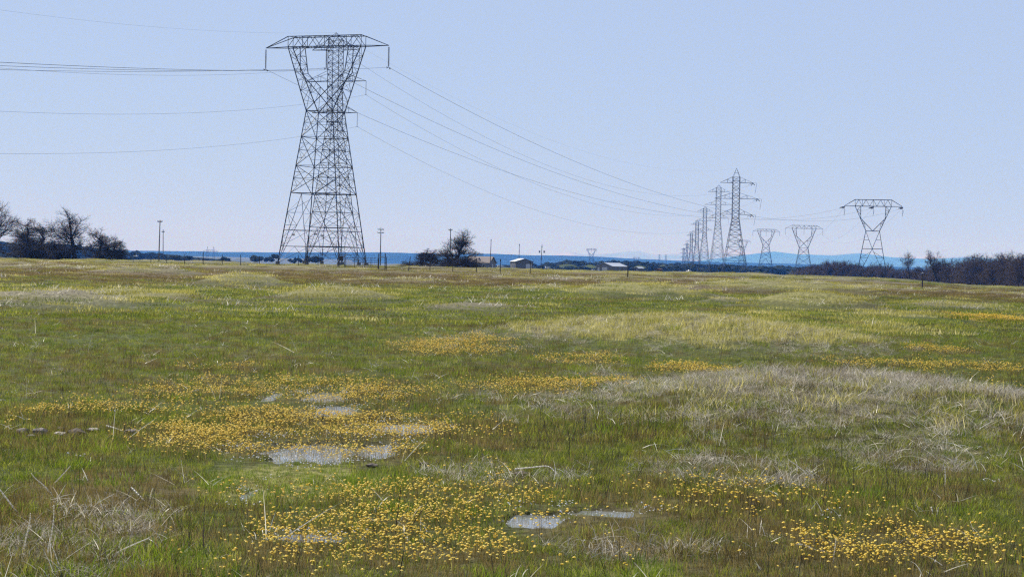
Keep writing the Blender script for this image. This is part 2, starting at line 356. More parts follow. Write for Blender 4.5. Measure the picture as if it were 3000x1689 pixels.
def flowers(coll, nf, rad, h, size, mat, stem):
    V = []; T = []; Tn = []; mi = []
    for i in range(nf):
        r = rad * math.sqrt(random.random()); a = random.random() * 6.283; x, y = r * math.cos(a), r * math.sin(a)
        hh = h * random.uniform(.6, 1.1); az = random.random() * 6.28; n0 = len(T)
        blade(V, T, Tn, (x, y, 0), az, hh, .003, .12, .1, 2, random.random()); mi += [1] * (len(T) - n0)
        c = Vector((x + .1 * hh * math.cos(az), y + .1 * hh * math.sin(az), hh)); s = size * random.uniform(.55, 1.35) / 2; tn = random.random()
        nrm = Vector((random.uniform(-.5, .5), random.uniform(-.5, .5), 1)).normalized(); u = nrm.orthogonal().normalized(); v = nrm.cross(u); b = len(V)
        V.append(tuple(c + nrm * s * .55)); Tn.append(tn * .6)
        for k in range(10):
            rr = s * (1.0 if k % 2 == 0 else .68); aa = k * math.pi / 5; V.append(tuple(c + (u * math.cos(aa) + v * math.sin(aa)) * rr)); Tn.append(tn)
        V.append(tuple(c - nrm * s * .35)); Tn.append(tn * .4)
        for k in range(10): T += [(b, b + 1 + k, b + 1 + (k + 1) % 10), (b + 11, b + 1 + (k + 1) % 10, b + 1 + k)]
        mi += [0] * 20
    me = mesh_np('flower', V, [T], {'tint': ('FLOAT', Tn)}); me.materials.append(mat); me.materials.append(stem)
    me.polygons.foreach_set('material_index', np.array(mi, np.int32))
    o = bpy.data.objects.new('flower_%02d' % len(PC[coll].objects), me); PC[coll].objects.link(o)
for c in ('near', 'far', 'dry', 'dryfar', 'gold', 'white'): PC[c] = bpy.data.collections.new('proto_' + c)
# near: 0-2 green, 3-4 sedge, 5-6 lush, 7 mound grass
for i in range(3): proto('near', 56, .105, .066, .0036, .7, .9, M['green'])
for i in range(2): proto('near', 46, .10, .085, .0028, .35, .5, M['sedge'])
for i in range(2): proto('near', 48, .10, .10, .0042, .5, .9, M['lush'])
proto('near', 40, .12, .125, .0045, .6, .9, M['mgrass'])
proto('near', 5, .10, .24, .0032, .35, .3, M['stem'])
# far: 0-1 green, 2 sedge, 3-4 mound grass
for i in range(2): proto('far', 190, .75, .085, .014, .7, .9, M['green'], 2)
proto('far', 190, .75, .09, .012, .5, .6, M['sedge'], 2)
for i in range(2): proto('far', 190, .75, .12, .013, .5, .9, M['mgrass'], 2)
# dry: 0-1 matted tufts, 2-4 loose straw
for i in range(2): proto('dry', 64, .17, .14, .0038, 1.35, 1.1, M['mat'], 3, (.35, 1.1))
for i in range(2): proto('dry', 5, .14, .17, .0042, 1.45, .9, M['straw'], 4, (.35, 1.08))
for i in range(2): proto('dry', 5, .17, .21, .0072, 1.5, .9, M['straw'], 4, (.55, 1.08))
proto('dry', 2, .12, .33, .0058, .95, .35, M['stalk'], 4, (.2, 1.))
proto('dryfar', 80, .6, .22, .014, 1.4, .8, M['mat'], 2, (.4, 1.1))
proto('dryfar', 26, .6, .28, .018, 1.4, .6, M['straw'], 2, (.3, 1.1))
for i in range(3): flowers('gold', 11, .085, .085, .0165, M['petal'], M['sedge'])
flowers('gold', 3, .08, .095, .0175, M['petal'], M['sedge'])
for i in range(2): flowers('white', 6, .07, .05, .014, M['wpetal'], M['green'])

def scatter(name, coll, P, idx, sc, rz, tilt=.15, label=None):
    n = len(P); rot = np.stack([RNG.uniform(-tilt, tilt, n), RNG.uniform(-tilt, tilt, n), rz], 1)
    me = mesh_np(name, P, [], {'idx': ('INT', idx), 'sc': ('FLOAT', sc), 'rot': ('FLOAT_VECTOR', rot)})
    o = obj(name, me, None); tag(o, kind='stuff'); 
    g = bpy.data.node_groups.new(name + '_scatter', 'GeometryNodeTree'); g.interface.new_socket('Geometry', in_out='INPUT', socket_type='NodeSocketGeometry'); g.interface.new_socket('Geometry', in_out='OUTPUT', socket_type='NodeSocketGeometry')
    gi = g.nodes.new('NodeGroupInput'); go = g.nodes.new('NodeGroupOutput'); ip = g.nodes.new('GeometryNodeInstanceOnPoints'); ci = g.nodes.new('GeometryNodeCollectionInfo')
    ci.inputs['Collection'].default_value = PC[coll]; ci.inputs['Separate Children'].default_value = True; ci.inputs['Reset Children'].default_value = True
    def na(nm, ty):
        k = g.nodes.new('GeometryNodeInputNamedAttribute'); k.data_type = ty; k.inputs['Name'].default_value = nm; return k.outputs['Attribute']
    g.links.new(gi.outputs[0], ip.inputs['Points']); g.links.new(ci.outputs[0], ip.inputs['Instance']); ip.inputs['Pick Instance'].default_value = True
    g.links.new(na('idx', 'INT'), ip.inputs['Instance Index']); g.links.new(na('sc', 'FLOAT'), ip.inputs['Scale']); g.links.new(na('rot', 'FLOAT_VECTOR'), ip.inputs['Rotation'])
    g.links.new(ip.outputs[0], go.inputs[0])
    md = o.modifiers.new('scatter', 'NODES'); md.node_group = g
    if label: o['label'] = label
    return o
def wedge(y0, y1, cell, grow=0.0, margin=4.2, k=.32):
    out = []; y = y0
    while y < y1:
        c = cell * (1 + grow * (y - y0)); w = k * y + margin; n = int(2 * w / c)
        xs = -w + (np.arange(n) + RNG.random(n)) * c; ys = y + RNG.random(n) * c
        out.append(np.stack([xs, ys], 1)); y += c
    return np.concatenate(out)
def place(XY): return np.stack([XY[:, 0], XY[:, 1], ground(XY[:, 0], XY[:, 1])], 1)
def pick(W):
    W = np.stack(W, 1); C = np.cumsum(W, 1); r = RNG.random(len(W)) * C[:, -1]; return (r[:, None] > C).sum(1)

# near grass, 7 to 42 m
XY = np.concatenate([wedge(6.4, 17, .092, 0), wedge(17, 44, .125, .03)])
dry, red, lush, fl, pd = zones(XY[:, 0], XY[:, 1])
pat = noise(XY[:, 0], XY[:, 1], .45, 61, 3); pat2 = noise(XY[:, 0], XY[:, 1], 1.7, 62, 2)
wl = S(.6, .8, pat) * .35
moundness = mounds(XY[:, 0], XY[:, 1])[1]
ty = pick([1.0 * (1 - .5 * red) + 0 * dry, .28 + 2.0 * red + .5 * S(.5, .7, pat2), wl + 1.2 * (lush - moundness).clip(0, 1), 6. * moundness * (1 - .3 * dry), .05 + .25 * red * 0 + .10 * S(.5, .7, pat2)])
idx = np.where(ty == 0, RNG.integers(0, 3, len(ty)), np.where(ty == 1, RNG.integers(3, 5, len(ty)), np.where(ty == 2, RNG.integers(5, 7, len(ty)), np.where(ty == 3, 7, 8))))
keep = (RNG.random(len(ty)) > S(.1, .5, pd) * .8) & (RNG.random(len(ty)) > dry * .3)
hgt = RNG.uniform(.5, 1.35, len(ty)) * (.45 + .55 * pat2 + .55 * pat) * (1 - .25 * fl.clip(0, 1)); hgt *= 1 + .004 * (XY[:, 1] - 7); hgt *= 1 - .55 * ell([(a, b - d * .5, c * 1.6, d * 2.2) for a, b, c, d in PUD], XY[:, 0], XY[:, 1], jit=.3, sc=.4, seed=91)
scatter('grass', 'near', place(XY)[keep], idx[keep], hgt[keep], RNG.uniform(0, 6.28, keep.sum()))
# middle and far grass
XY = np.concatenate([wedge(40, 120, .85, .004, 3), wedge(120, 330, 1.5, .008, 6), wedge(330, 800, 4.2, .003, 10)])
dry, red, lush, fl, pd = zones(XY[:, 0], XY[:, 1])
ty = pick([1 - .8 * red + 0 * dry, .15 + 3 * red, .08 + 3 * lush])
idx = np.where(ty == 0, RNG.integers(0, 2, len(ty)), np.where(ty == 1, 2, RNG.integers(3, 5, len(ty))))
Pz = place(XY); vis = XY[:, 1] < edge_y(XY[:, 0], XY[:, 1]) + 40
keep = vis & (RNG.random(len(ty)) > dry * .4)
sc_ = RNG.uniform(.8, 1.25, len(ty)) * (1 + S(120, 400, XY[:, 1]) * 1.3)
scatter('meadow_grass', 'far', Pz[keep], idx[keep], sc_[keep], RNG.uniform(0, 6.28, keep.sum()), .08)
# dry grass, near
XY = np.concatenate([wedge(6.4, 20, .12, 0), wedge(20, 46, .16, .02)])
dry, red, lush, fl, pd = zones(XY[:, 0], XY[:, 1]); r = RNG.random(len(XY))
mat_p = (dry * .78); straw_p = .022 + dry * .42 + moundness.mean() * 0
straw_p = straw_p + .22 * mounds(XY[:, 0], XY[:, 1])[1] * (XY[:, 1] > 25)
ism = r < mat_p; iss = (~ism) & (RNG.random(len(XY)) < straw_p)
tal = (~ism) & (~iss) & (RNG.random(len(XY)) < .0007 + .04 * ell([patch(-60, 1380, 480, 1740)], XY[:, 0], XY[:, 1]) * (XY[:, 1] < 15)); k = (ism | iss | tal) & (pd < .3); idx = np.where(ism, RNG.integers(0, 2, len(XY)), np.where(XY[:, 1] < 14 + RNG.uniform(-3, 3, len(XY)), RNG.integers(2, 4, len(XY)), RNG.integers(4, 6, len(XY)))); idx = np.where(tal, 6, idx)
scl = RNG.uniform(.55, 1.3, len(XY)) * np.where(ism, 1, 1.0)
P_ = place(XY); P_[:, 2] += np.where(iss, .03, .015)
scatter('dry_grass', 'dry', P_[k], idx[k], scl[k], RNG.uniform(0, 6.28, k.sum()), .3)
# dry grass, farther
XY = np.concatenate([wedge(44, 130, .8, .006, 3), wedge(130, 500, 2.2, .008, 8)])
dry, red, lush, fl, pd = zones(XY[:, 0], XY[:, 1]); r = RNG.random(len(XY))
cl = S(.55, .75, noise(XY[:, 0], XY[:, 1], 6, 71, 2))
k = (r < dry * .85 + .03 + .10 * cl) & (XY[:, 1] < edge_y(XY[:, 0], XY[:, 1]) + 20); idx = np.where(RNG.random(len(XY)) < .55, 0, 1)
scatter('dry_meadow_grass', 'dryfar', place(XY)[k], idx[k], (RNG.uniform(.5, 1.2, len(XY)) * (1 + S(130, 400, XY[:, 1]) * .8))[k], RNG.uniform(0, 6.28, k.sum()), .15)
# goldfields
XY = np.concatenate([wedge(6.4, 17, .105, 0), wedge(17, 62, .13, .02), wedge(62, 72, .3, 0)])
x_, y_ = XY[:, 0], XY[:, 1]; dry, red, lush, fl, pd = zones(x_, y_); cl = noise(x_, y_, .35, 81, 2)
k = RNG.random(len(XY)) < (3.2 * fl ** 1.3 * (.22 + .78 * S(.35, .6, noise(x_ * .45, y_ * 1.3, .8, 85, 3))) * S(.28, .6, cl + .12 * fl) * (.55 + .6 * noise(XY[:, 0], XY[:, 1], 1.1, 83, 2)) * (1 - .8 * S(.2, .6, pd)))
idx = np.where(fl + RNG.uniform(-.3, .3, len(XY)) > .55, RNG.integers(0, 3, len(XY)), 3)
P_ = place(XY)
scatter('yellow_flowers', 'gold', P_[k], idx[k], (RNG.uniform(.8, 1.2, len(XY)) * (1 + .006 * (XY[:, 1] - 7) + .25 * S(25, 45, XY[:, 1])))[k], RNG.uniform(0, 6.28, k.sum()), .15)
XY = wedge(6.4, 26, .14, 0)
x, y = XY[:, 0], XY[:, 1]; ring = ell([(a, b, c * 1.5, d * 1.7) for a, b, c, d in PUD], x, y, jit=.5, sc=.4, seed=90)
k = RNG.random(len(XY)) < ring * .8 + .005
scatter('white_flowers', 'white', place(XY)[k], RNG.integers(0, 2, k.sum()), RNG.uniform(.7, 1.2, k.sum()), RNG.uniform(0, 6.28, k.sum()), .2)
# ---------------------------------------------------------------- distant hills and mountains
def ridge(name, D, depth, prof, mat, bump, bsc, x_ext, kind='structure', seed=1, n=700):
    xs = np.linspace(-x_ext, x_ext, n); rows = 14; V = []
    px = [p for p, _ in prof]; wx = [xat(p, D) for p in px]; hz = [at(p, 0, D).z * 0 + at(p, yy, D).z for p, yy in prof]
    top = np.interp(xs, wx, hz)
    for r in range(rows):
        t = r / (rows - 1); y = D - depth * .5 + depth * t; pr = math.sin(math.pi * min(t * 1.0, 1)) ** .8
        base = -60.
        z = base + (top - base + (noise(xs, xs * 0 + y, bsc, seed, 4) - .5) * bump) * pr
        yy = np.full(n, y) + (noise(xs, xs * 0 + y, bsc * 2, seed + 5) - .5) * depth * .08
        V.append(np.stack([xs, yy, z], 1))
    i = np.arange(rows - 1)[:, None] * n; j = np.arange(n - 1)[None]
    Q = np.stack([i + j, i + j + 1, i + n + j + 1, i + n + j], -1).reshape(-1, 4)
    o = obj(name, mesh_np(name, np.concatenate(V), [Q], smooth=True), mat); return tag(o, kind=kind)
def hillmat(name, stops, sc, rough=1.):
    m, t, o = nt(name); b = N(t, 'ShaderNodeBsdfPrincipled', Roughness=rough); b.inputs['Specular IOR Level'].default_value = 0
    g = N(t, 'ShaderNodeNewGeometry'); n = N(t, 'ShaderNodeTexNoise', Scale=sc, Detail=6.); t.links.new(g.outputs['Position'], n.inputs['Vector'])
    t.links.new(ramp(t, n.outputs['Fac'], stops), b.inputs['Base Color']); t.links.new(b.outputs[0], o.inputs[0]); return m
M['hill'] = hillmat('wooded_hill', [(.35, (.008, .012, .007)), (.55, (.016, .024, .010)), (.75, (.035, .04, .018))], .006)
M['mount'] = hillmat('far_mountain', [(.35, (.03, .04, .03)), (.7, (.07, .08, .07))], .0008)
M['snow'] = hillmat('snow_field', [(.35, (.16, .17, .2)), (.7, (.42, .42, .44))], .0006)
M['wood'] = M['wood']; M['farwood'] = hillmat('far_oak_foliage', [(.3, (.010, .013, .008)), (.5, (.022, .026, .013)), (.75, (.045, .05, .022))], .05)
M['clear'] = hillmat('green_clearing', [(.35, (.03, .04, .015)), (.65, (.11, .13, .05))], .045)
HP = [(-400, 722), (0, 731), (250, 733), (550, 736), (800, 739), (1100, 739), (1300, 743), (1447, 743), (1560, 748), (1640, 748), (1720, 750), (1850, 757), (2000, 764), (2200, 769), (2400, 775), (2700, 783), (3000, 792), (3400, 802)]
ridge('hills', 10500, 2400, HP, M['hill'], 7, 180, 5400, seed=101)
ridge('mountains', 28000, 5500, [(-300, 760), (1900, 785), (2060, 762), (2150, 750), (2265, 736), (2335, 744), (2434, 748), (2513, 740), (2600, 751), (2720, 757), (2850, 752), (3000, 765), (3400, 778)], M['mount'], 55, 2000, 15500, seed=111)
ridge('snowy_mountains', 35000, 4500, [(-300, 752), (1400, 770), (1600, 750), (1665, 736), (1700, 745), (1790, 744), (1860, 733), (1900, 742), (1990, 741), (2070, 734), (2150, 736), (2260, 745), (2450, 743), (2620, 754), (2760, 748), (2900, 760), (3300, 775)], M['snow'], 95, 1700, 17500, seed=121)
ridge('wooded_hill', 1900, 260, [(-600, 690), (0, 712), (140, 716), (230, 722), (300, 729), (370, 737), (450, 742), (520, 747), (590, 753), (640, 760), (800, 775), (3400, 840)], M['hill'], 3, 30, 1500, seed=131)

def ico():
    p = (1 + 5 ** .5) / 2; v = [(-1, p, 0), (1, p, 0), (-1, -p, 0), (1, -p, 0), (0, -1, p), (0, 1, p), (0, -1, -p), (0, 1, -p), (p, 0, -1), (p, 0, 1), (-p, 0, -1), (-p, 0, 1)]
    f = [(0, 11, 5), (0, 5, 1), (0, 1, 7), (0, 7, 10), (0, 10, 11), (1, 5, 9), (5, 11, 4), (11, 10, 2), (10, 7, 6), (7, 1, 8), (3, 9, 4), (3, 4, 2), (3, 2, 6), (3, 6, 8), (3, 8, 9), (4, 9, 5), (2, 4, 11), (6, 2, 10), (8, 6, 7), (9, 8, 1)]
    v = [Vector(a).normalized() for a in v]; cache = {}; f2 = []
    def mid(a, b):
        k = (min(a, b), max(a, b))
        if k not in cache: v.append(((v[a] + v[b]) / 2).normalized()); cache[k] = len(v) - 1
        return cache[k]
    for a, b, c in f:
        x, y, z = mid(a, b), mid(b, c), mid(c, a); f2 += [(a, x, z), (b, y, x), (c, z, y), (x, y, z)]
    return np.array([tuple(a) for a in v]), np.array(f2)
IV, IF = ico()
def wood_mesh(name, pts):            # pts: x, y, z base, height, width ; ragged many-lobed crowns
    V = []; Fc = []; n = 0
    for x, y, z, h, w_ in pts:
        for k in range(5):
            s = IV * (1 + RNG.uniform(-.35, .35, (len(IV), 1))); sx = w_ * RNG.uniform(.25, .5)
            c = np.array([x + RNG.uniform(-.4, .4) * w_, y + RNG.uniform(-.4, .4) * w_, z + h * RNG.uniform(.3, .8)])
            V.append(s * [sx, sx, h * RNG.uniform(.2, .32)] + c); Fc.append(IF + n); n += len(IV)
    return mesh_np(name, np.concatenate(V), [np.concatenate(Fc)])
def top_at(px, prof, D): 
    yy = np.interp(px, [p for p, _ in prof], [q for _, q in prof]); return at(px, yy, D).z
pts = []
WP = [(1380, 792), (1440, 780), (1500, 776), (1560, 776), (1620, 770), (1670, 764), (1700, 766), (1760, 768), (1800, 765), (1850, 768), (1890, 771), (1920, 767), (1940, 775), (1960, 772), (2020, 772), (2080, 775), (2140, 776), (2200, 779), (2260, 780), (2320, 783), (2400, 786), (2500, 792)]
for i in range(90):
    px = random.choice([random.uniform(1630, 1780), random.uniform(1860, 2020)]); D = random.uniform(1340, 1440); h = random.uniform(3, 6); tz = at(px, random.uniform(779, 792), D).z; pts.append((xat(px, D), D, tz - h, h, random.uniform(4, 8)))
for i in range(620):
    px = random.uniform(1400, 2480); D = random.uniform(1500, 2600); h = random.uniform(7, 13)
    tz = top_at(px, WP, D) + random.uniform(-3.5, .6); pts.append((xat(px, D), D, tz - h, h, random.uniform(9, 16)))
for i in range(150):                 # trees cresting the wooded slope at the left
    px = random.uniform(-200, 640); D = random.uniform(1750, 1850); h = random.uniform(6, 10)
    tz = top_at(px, [(-200, 706), (140, 712), (300, 725), (370, 733), (520, 745), (590, 752), (640, 760)], D) + random.uniform(-5, .8); pts.append((xat(px, D), D, tz - h, h, random.uniform(8, 14)))
tag(obj('distant_wood', wood_mesh('distant_wood', pts), M['farwood']), kind='stuff')
pts = []
for a, b, tp, n_ in ((735, 815, 740, 9), (640, 672, 748, 4), (480, 560, 743, 10), (898, 945, 744, 10), (850, 880, 750, 3)):
    for i in range(n_):
        px = random.uniform(a, b); D = random.uniform(1150, 1400); tz = at(px, tp + random.uniform(3, 12), D).z; h = random.uniform(3, 5); pts.append((xat(px, D), D, tz - h, h, random.uniform(3.0, 5.5)))
tag(obj('scrub_thicket', wood_mesh('scrub_thicket', pts), M['farwood']), kind='stuff')
# pale meadow clearings seen through the distant wood
for i, (a, b, y0, y1) in enumerate(((1640, 1700, 774, 785), (1712, 1760, 775, 788), (1945, 1975, 776, 795), (1985, 2012, 782, 796), (1870, 1905, 778, 786))):
    D = 1470 - i * 3; n = 16; V = []
    for r in range(5):
        for k in range(n):
            px = a + (b - a) * k / (n - 1); yy = y1 + (y0 - y1) * (r / 4) * math.sin(math.pi * (k + .8) / (n + .6)) ** .5
            p = at(px, yy, D); V.append((p.x, D + r * 14 + random.uniform(-3, 3), p.z + r * 14 * .0))
    Q = [(r * n + k, r * n + k + 1, (r + 1) * n + k + 1, (r + 1) * n + k) for r in range(4) for k in range(n - 1)]
    tag(obj('meadow_slope', mesh_np('meadow_slope', V, [Q], smooth=True), M['clear']), kind='structure')

# ---------------------------------------------------------------- lattice towers
def lerp(a, b, t): return tuple(a[i] + (b[i] - a[i]) * t for i in range(3))
def zig(L, a0, a1, b0, b1, n, w, rungs=True):
    """lacing between chord a0-a1 and chord b0-b1"""
    for i in range(n):
        t0, t1 = i / n, (i + 1) / n
        L.append((lerp(a0, a1, t0), lerp(b0, b1, t1), w, w) if i % 2 == 0 else (lerp(b0, b1, t0), lerp(a0, a1, t1), w, w))
        if rungs and i: L.append((lerp(a0, a1, t0), lerp(b0, b1, t0), w, w))
def xb_(L, a0, a1, b0, b1, w): L.append((a0, b1, w, w)); L.append((b0, a1, w, w))
def insul(p, q, r=.15, n=24, core=.035):
    p = Vector(p); q = Vector(q); L = [(tuple(p), tuple(q), core, core)]
    for i in range(n):
        a = p.lerp(q, (i + .6) / (n + 1)); b = p.lerp(q, (i + 1.1) / (n + 1)); L.append((tuple(a), tuple(b), r * .45, r))
    return L
CORN = ((-1, -1), (1, -1), (1, 1), (-1, 1))
def body(t, hb, hw, zw, levels, kz, wl, wbr, mat, style='X'):
    """four legs from z=0 to the waist plus face bracing; bottom panel (0..kz) is an inverted V with laced legs"""
    c = lambda i, z: (CORN[i % 4][0] * (hb + (hw - hb) * z / zw), CORN[i % 4][1] * (hb + (hw - hb) * z / zw), z)
    for i in range(4):
        L = [(c(i, -.3), c(i, zw), wl, wl * .85)]
        obj('leg', bar_mesh('leg', L), mat, t)
        obj('footing', bar_mesh('footing', [((c(i, 0)[0], c(i, 0)[1], -1.5), (c(i, 0)[0], c(i, 0)[1], .35), .55, .45)], 8), M['concrete'], t)
    B = []
    for i in range(4):
        a, b = (lambda z, i=i: c(i, z)), (lambda z, i=i: c(i + 1, z))
        z0 = kz
        for z1 in levels:
            s = wbr
            if style == 'K': B += [(a(z1), lerp(a(z0), b(z0), .5), s * 1.3, s * 1.3), (b(z1), lerp(a(z0), b(z0), .5), s * 1.3, s * 1.3), (a((z0 + z1) / 2), lerp(a(z1), lerp(a(z0), b(z0), .5), .5), s * .7, s * .7), (b((z0 + z1) / 2), lerp(b(z1), lerp(a(z0), b(z0), .5), .5), s * .7, s * .7)]
            else: xb_(B, a(z0), a(z1), b(z0), b(z1), s * 1.15)
            B.append((a(z1), b(z1), s * 1.2, s * 1.2))
            if z1 - z0 > 4 and style != 'K':       # redundants
                m = lerp(a(z0), b(z1), .5 * 1.0)
                k = (hb + (hw - hb) * z0 / zw) / ((hb + (hw - hb) * z0 / zw) + (hb + (hw - hb) * z1 / zw)); zc_ = z0 + (z1 - z0) * k
                cx = lerp(a(z0), b(z1), k); B.append((a(zc_), b(zc_), s * .7, s * .7))
                for P, Q in ((a, b), (b, a)):
                    B.append((P((z0 + zc_) / 2), lerp(P(z0), Q(z1), k / 2), s * .6, s * .6)); B.append((P((zc_ + z1) / 2), lerp(Q(z0), P(z1), 1 - (1 - k) / 2), s * .6, s * .6))
                    B.append((P(zc_), lerp(P(z0), Q(z1), k / 2), s * .6, s * .6)); B.append((P(zc_), lerp(Q(z0), P(z1), 1 - (1 - k) / 2), s * .6, s * .6))
            z0 = z1
        top = lerp(a(kz), b(kz), .5); B.append((a(kz), b(kz), wbr * 1.2, wbr * 1.2))
        for P in (a, b):
            B.append((P(0), top, wbr, wbr)); zig(B, P(0), P(kz * .9), P(0), lerp(P(0), top, .9), 5, wbr * .6)
        if style == 'X':
            zh = kz * .47; B.append((a(zh), b(zh), wbr, wbr)); zl = kz * .24; B.append((a(zl), b(zl), wbr, wbr))
            B.append((a(0), lerp(a(zl), b(zl), .5), wbr * .6, wbr * .6)); B.append((b(0), lerp(a(zl), b(zl), .5), wbr * .6, wbr * .6))
            B.append((a(zl), lerp(a(zh), b(zh), .5), wbr * .6, wbr * .6)); B.append((b(zl), lerp(a(zh), b(zh), .5), wbr * .6, wbr * .6))
    B.append((c(0, zw), c(2, zw), wbr, wbr)); B.append((c(1, zw), c(3, zw), wbr, wbr)); B.append((c(0, kz), c(2, kz), wbr, wbr)); B.append((c(1, kz), c(3, kz), wbr, wbr))
    obj('bracing', bar_mesh('bracing', B), mat, t)

def waist_tower(label, loc, rz, H, P, group, strain=None, det=1, wmul=1.0, mat=None, levels=None, cat='pylon'):
    """delta (wasp-waist) tower: H = waist height; returns the thing and its wire attachment points (world)"""
    mat = mat or M['steel']; t = thing('transmission_tower', label, cat, loc, rz, group)
    hb, hw, dz, xb, yb, xt, zi, xi, th = P['hb'], P['hw'], P['dz'], P['xb'], P['yb'], P['xt'], P['zi'], P['xi'], P['th']
    zc = H + dz; zt = zc + th; zin = H + zi; W = .115 * wmul; w2 = .062 * wmul
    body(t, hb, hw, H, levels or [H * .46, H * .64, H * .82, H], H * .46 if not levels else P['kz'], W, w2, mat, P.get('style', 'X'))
    if levels: pass
    yi = hw + (yb - hw) * zi / dz
    for s in (-1, 1):
        L = []
        for f in (-1, 1):
            w0 = (s * hw, f * hw, H); o1 = (s * xb, f * yb, zc); oi = lerp(w0, o1, zi / dz); inn = (s * xi, f * yi, zin); it = (s * (xi + P.get('xit', .5)), f * yb, zc)
            end = (-s * hw, f * hw, H) if P.get('cross', True) else (0, f * hw, H)
            L += [(w0, o1, W, W), (inn, it, W * .85, W * .85), (inn, end, W * .85, W * .85), (oi, inn, w2, w2)]
            zig(L, oi, o1, inn, it, 3, w2 * .7); zig(L, oi, w0, inn, lerp(inn, end, .45), 4, w2 * .7)
        fw = lambda f: ((s * hw, f * hw, H), (s * xb, f * yb, zc)); (a0, a1), (b0, b1) = fw(-1), fw(1)
        zig(L, a0, a1, b0, b1, 6, w2 * .7); zig(L, (s * xi, -yi, zin), (s * (xi + .5), -yb, zc), (s * xi, yi, zin), (s * (xi + .5), yb, zc), 3, w2 * .7)
        obj('fork_arm', bar_mesh('fork_arm', L), mat, t)
    C = []; npn = 10
    for f in (-1, 1):
        C += [((-xb, f * yb, zc), (xb, f * yb, zc), W, W), ((-xb, f * yb, zt), (xb, f * yb, zt), W * .85, W * .85)]
        for i in range(npn):
            x0 = -xb + 2 * xb * i / npn; x1 = x0 + 2 * xb / npn
            C.append(((x0, f * yb, zc), (x1, f * yb, zt), w2, w2) if i % 2 == 0 else ((x0, f * yb, zt), (x1, f * yb, zc), w2, w2))
            if i in (0, 2, 5, 8): C.append(((x0, f * yb, zc), (x0, f * yb, zt), w2, w2))
        C.append(((xb, f * yb, zc), (xb, f * yb, zt), w2, w2))
        for s in (-1, 1): C += [((s * xb, f * yb, zc), (s * xt, 0, zc), W * .9, W * .7), ((s * xb, f * yb, zt), (s * xt, 0, zc), W * .9, W * .7)]
    zig(C, (-xb, -yb, zc), (xb, -yb, zc), (-xb, yb, zc), (xb, yb, zc), 12, w2 * .8); zig(C, (-xb, -yb, zt), (xb, -yb, zt), (-xb, yb, zt), (xb, yb, zt), 12, w2 * .7)
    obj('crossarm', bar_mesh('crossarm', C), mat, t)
    R = Matrix.Translation(loc) @ Matrix.Rotation(rz, 4, 'Z'); att = []
    Li = P.get('li', 4.7)
    for x in (-xt, 0, xt):
        if strain is None:
            if det: L = insul((x, 0, zc - .25), (x, 0, zc - Li), .23 * wmul, 18, .05) + [((x, -1.1, zc - Li - .05), (x, 1.1, zc - Li - .05), .05, .05), ((x, -.9, zc - Li - .3), (x, -.5, zc - Li - .1), .1, .1), ((x, .5, zc - Li - .1), (x, .9, zc - Li - .3), .1, .1)]
            else: L = [((x, 0, zc - .1), (x, 0, zc - Li), .07 * wmul, .07 * wmul)]
            att.append(R @ Vector((x, 0, zc - Li)))
        else:
            L = []; z = zc - .3
            for d in strain:
                dv = Vector((math.sin(d - 0), math.cos(d - 0), -.16)); q = Vector((x, 0, z)) + dv * 4.0
                for e in (-.25, .25): L += insul((x + e, 0, z), (q.x + e, q.y, q.z), .17, 16)
            L += insul((x + .1, 0, z), (x + .1, .2, z - 3.8), .13, 14) + [((x + .5, -1.5, z - 1.4), (x, 0, z - 3.9), .05, .05)]
            att.append(R @ Vector((x, 0, z - .4)))
        obj('insulator_string', bar_mesh('insulator_string', L, 6), M['insul'] if det else mat, t)
    return t, att

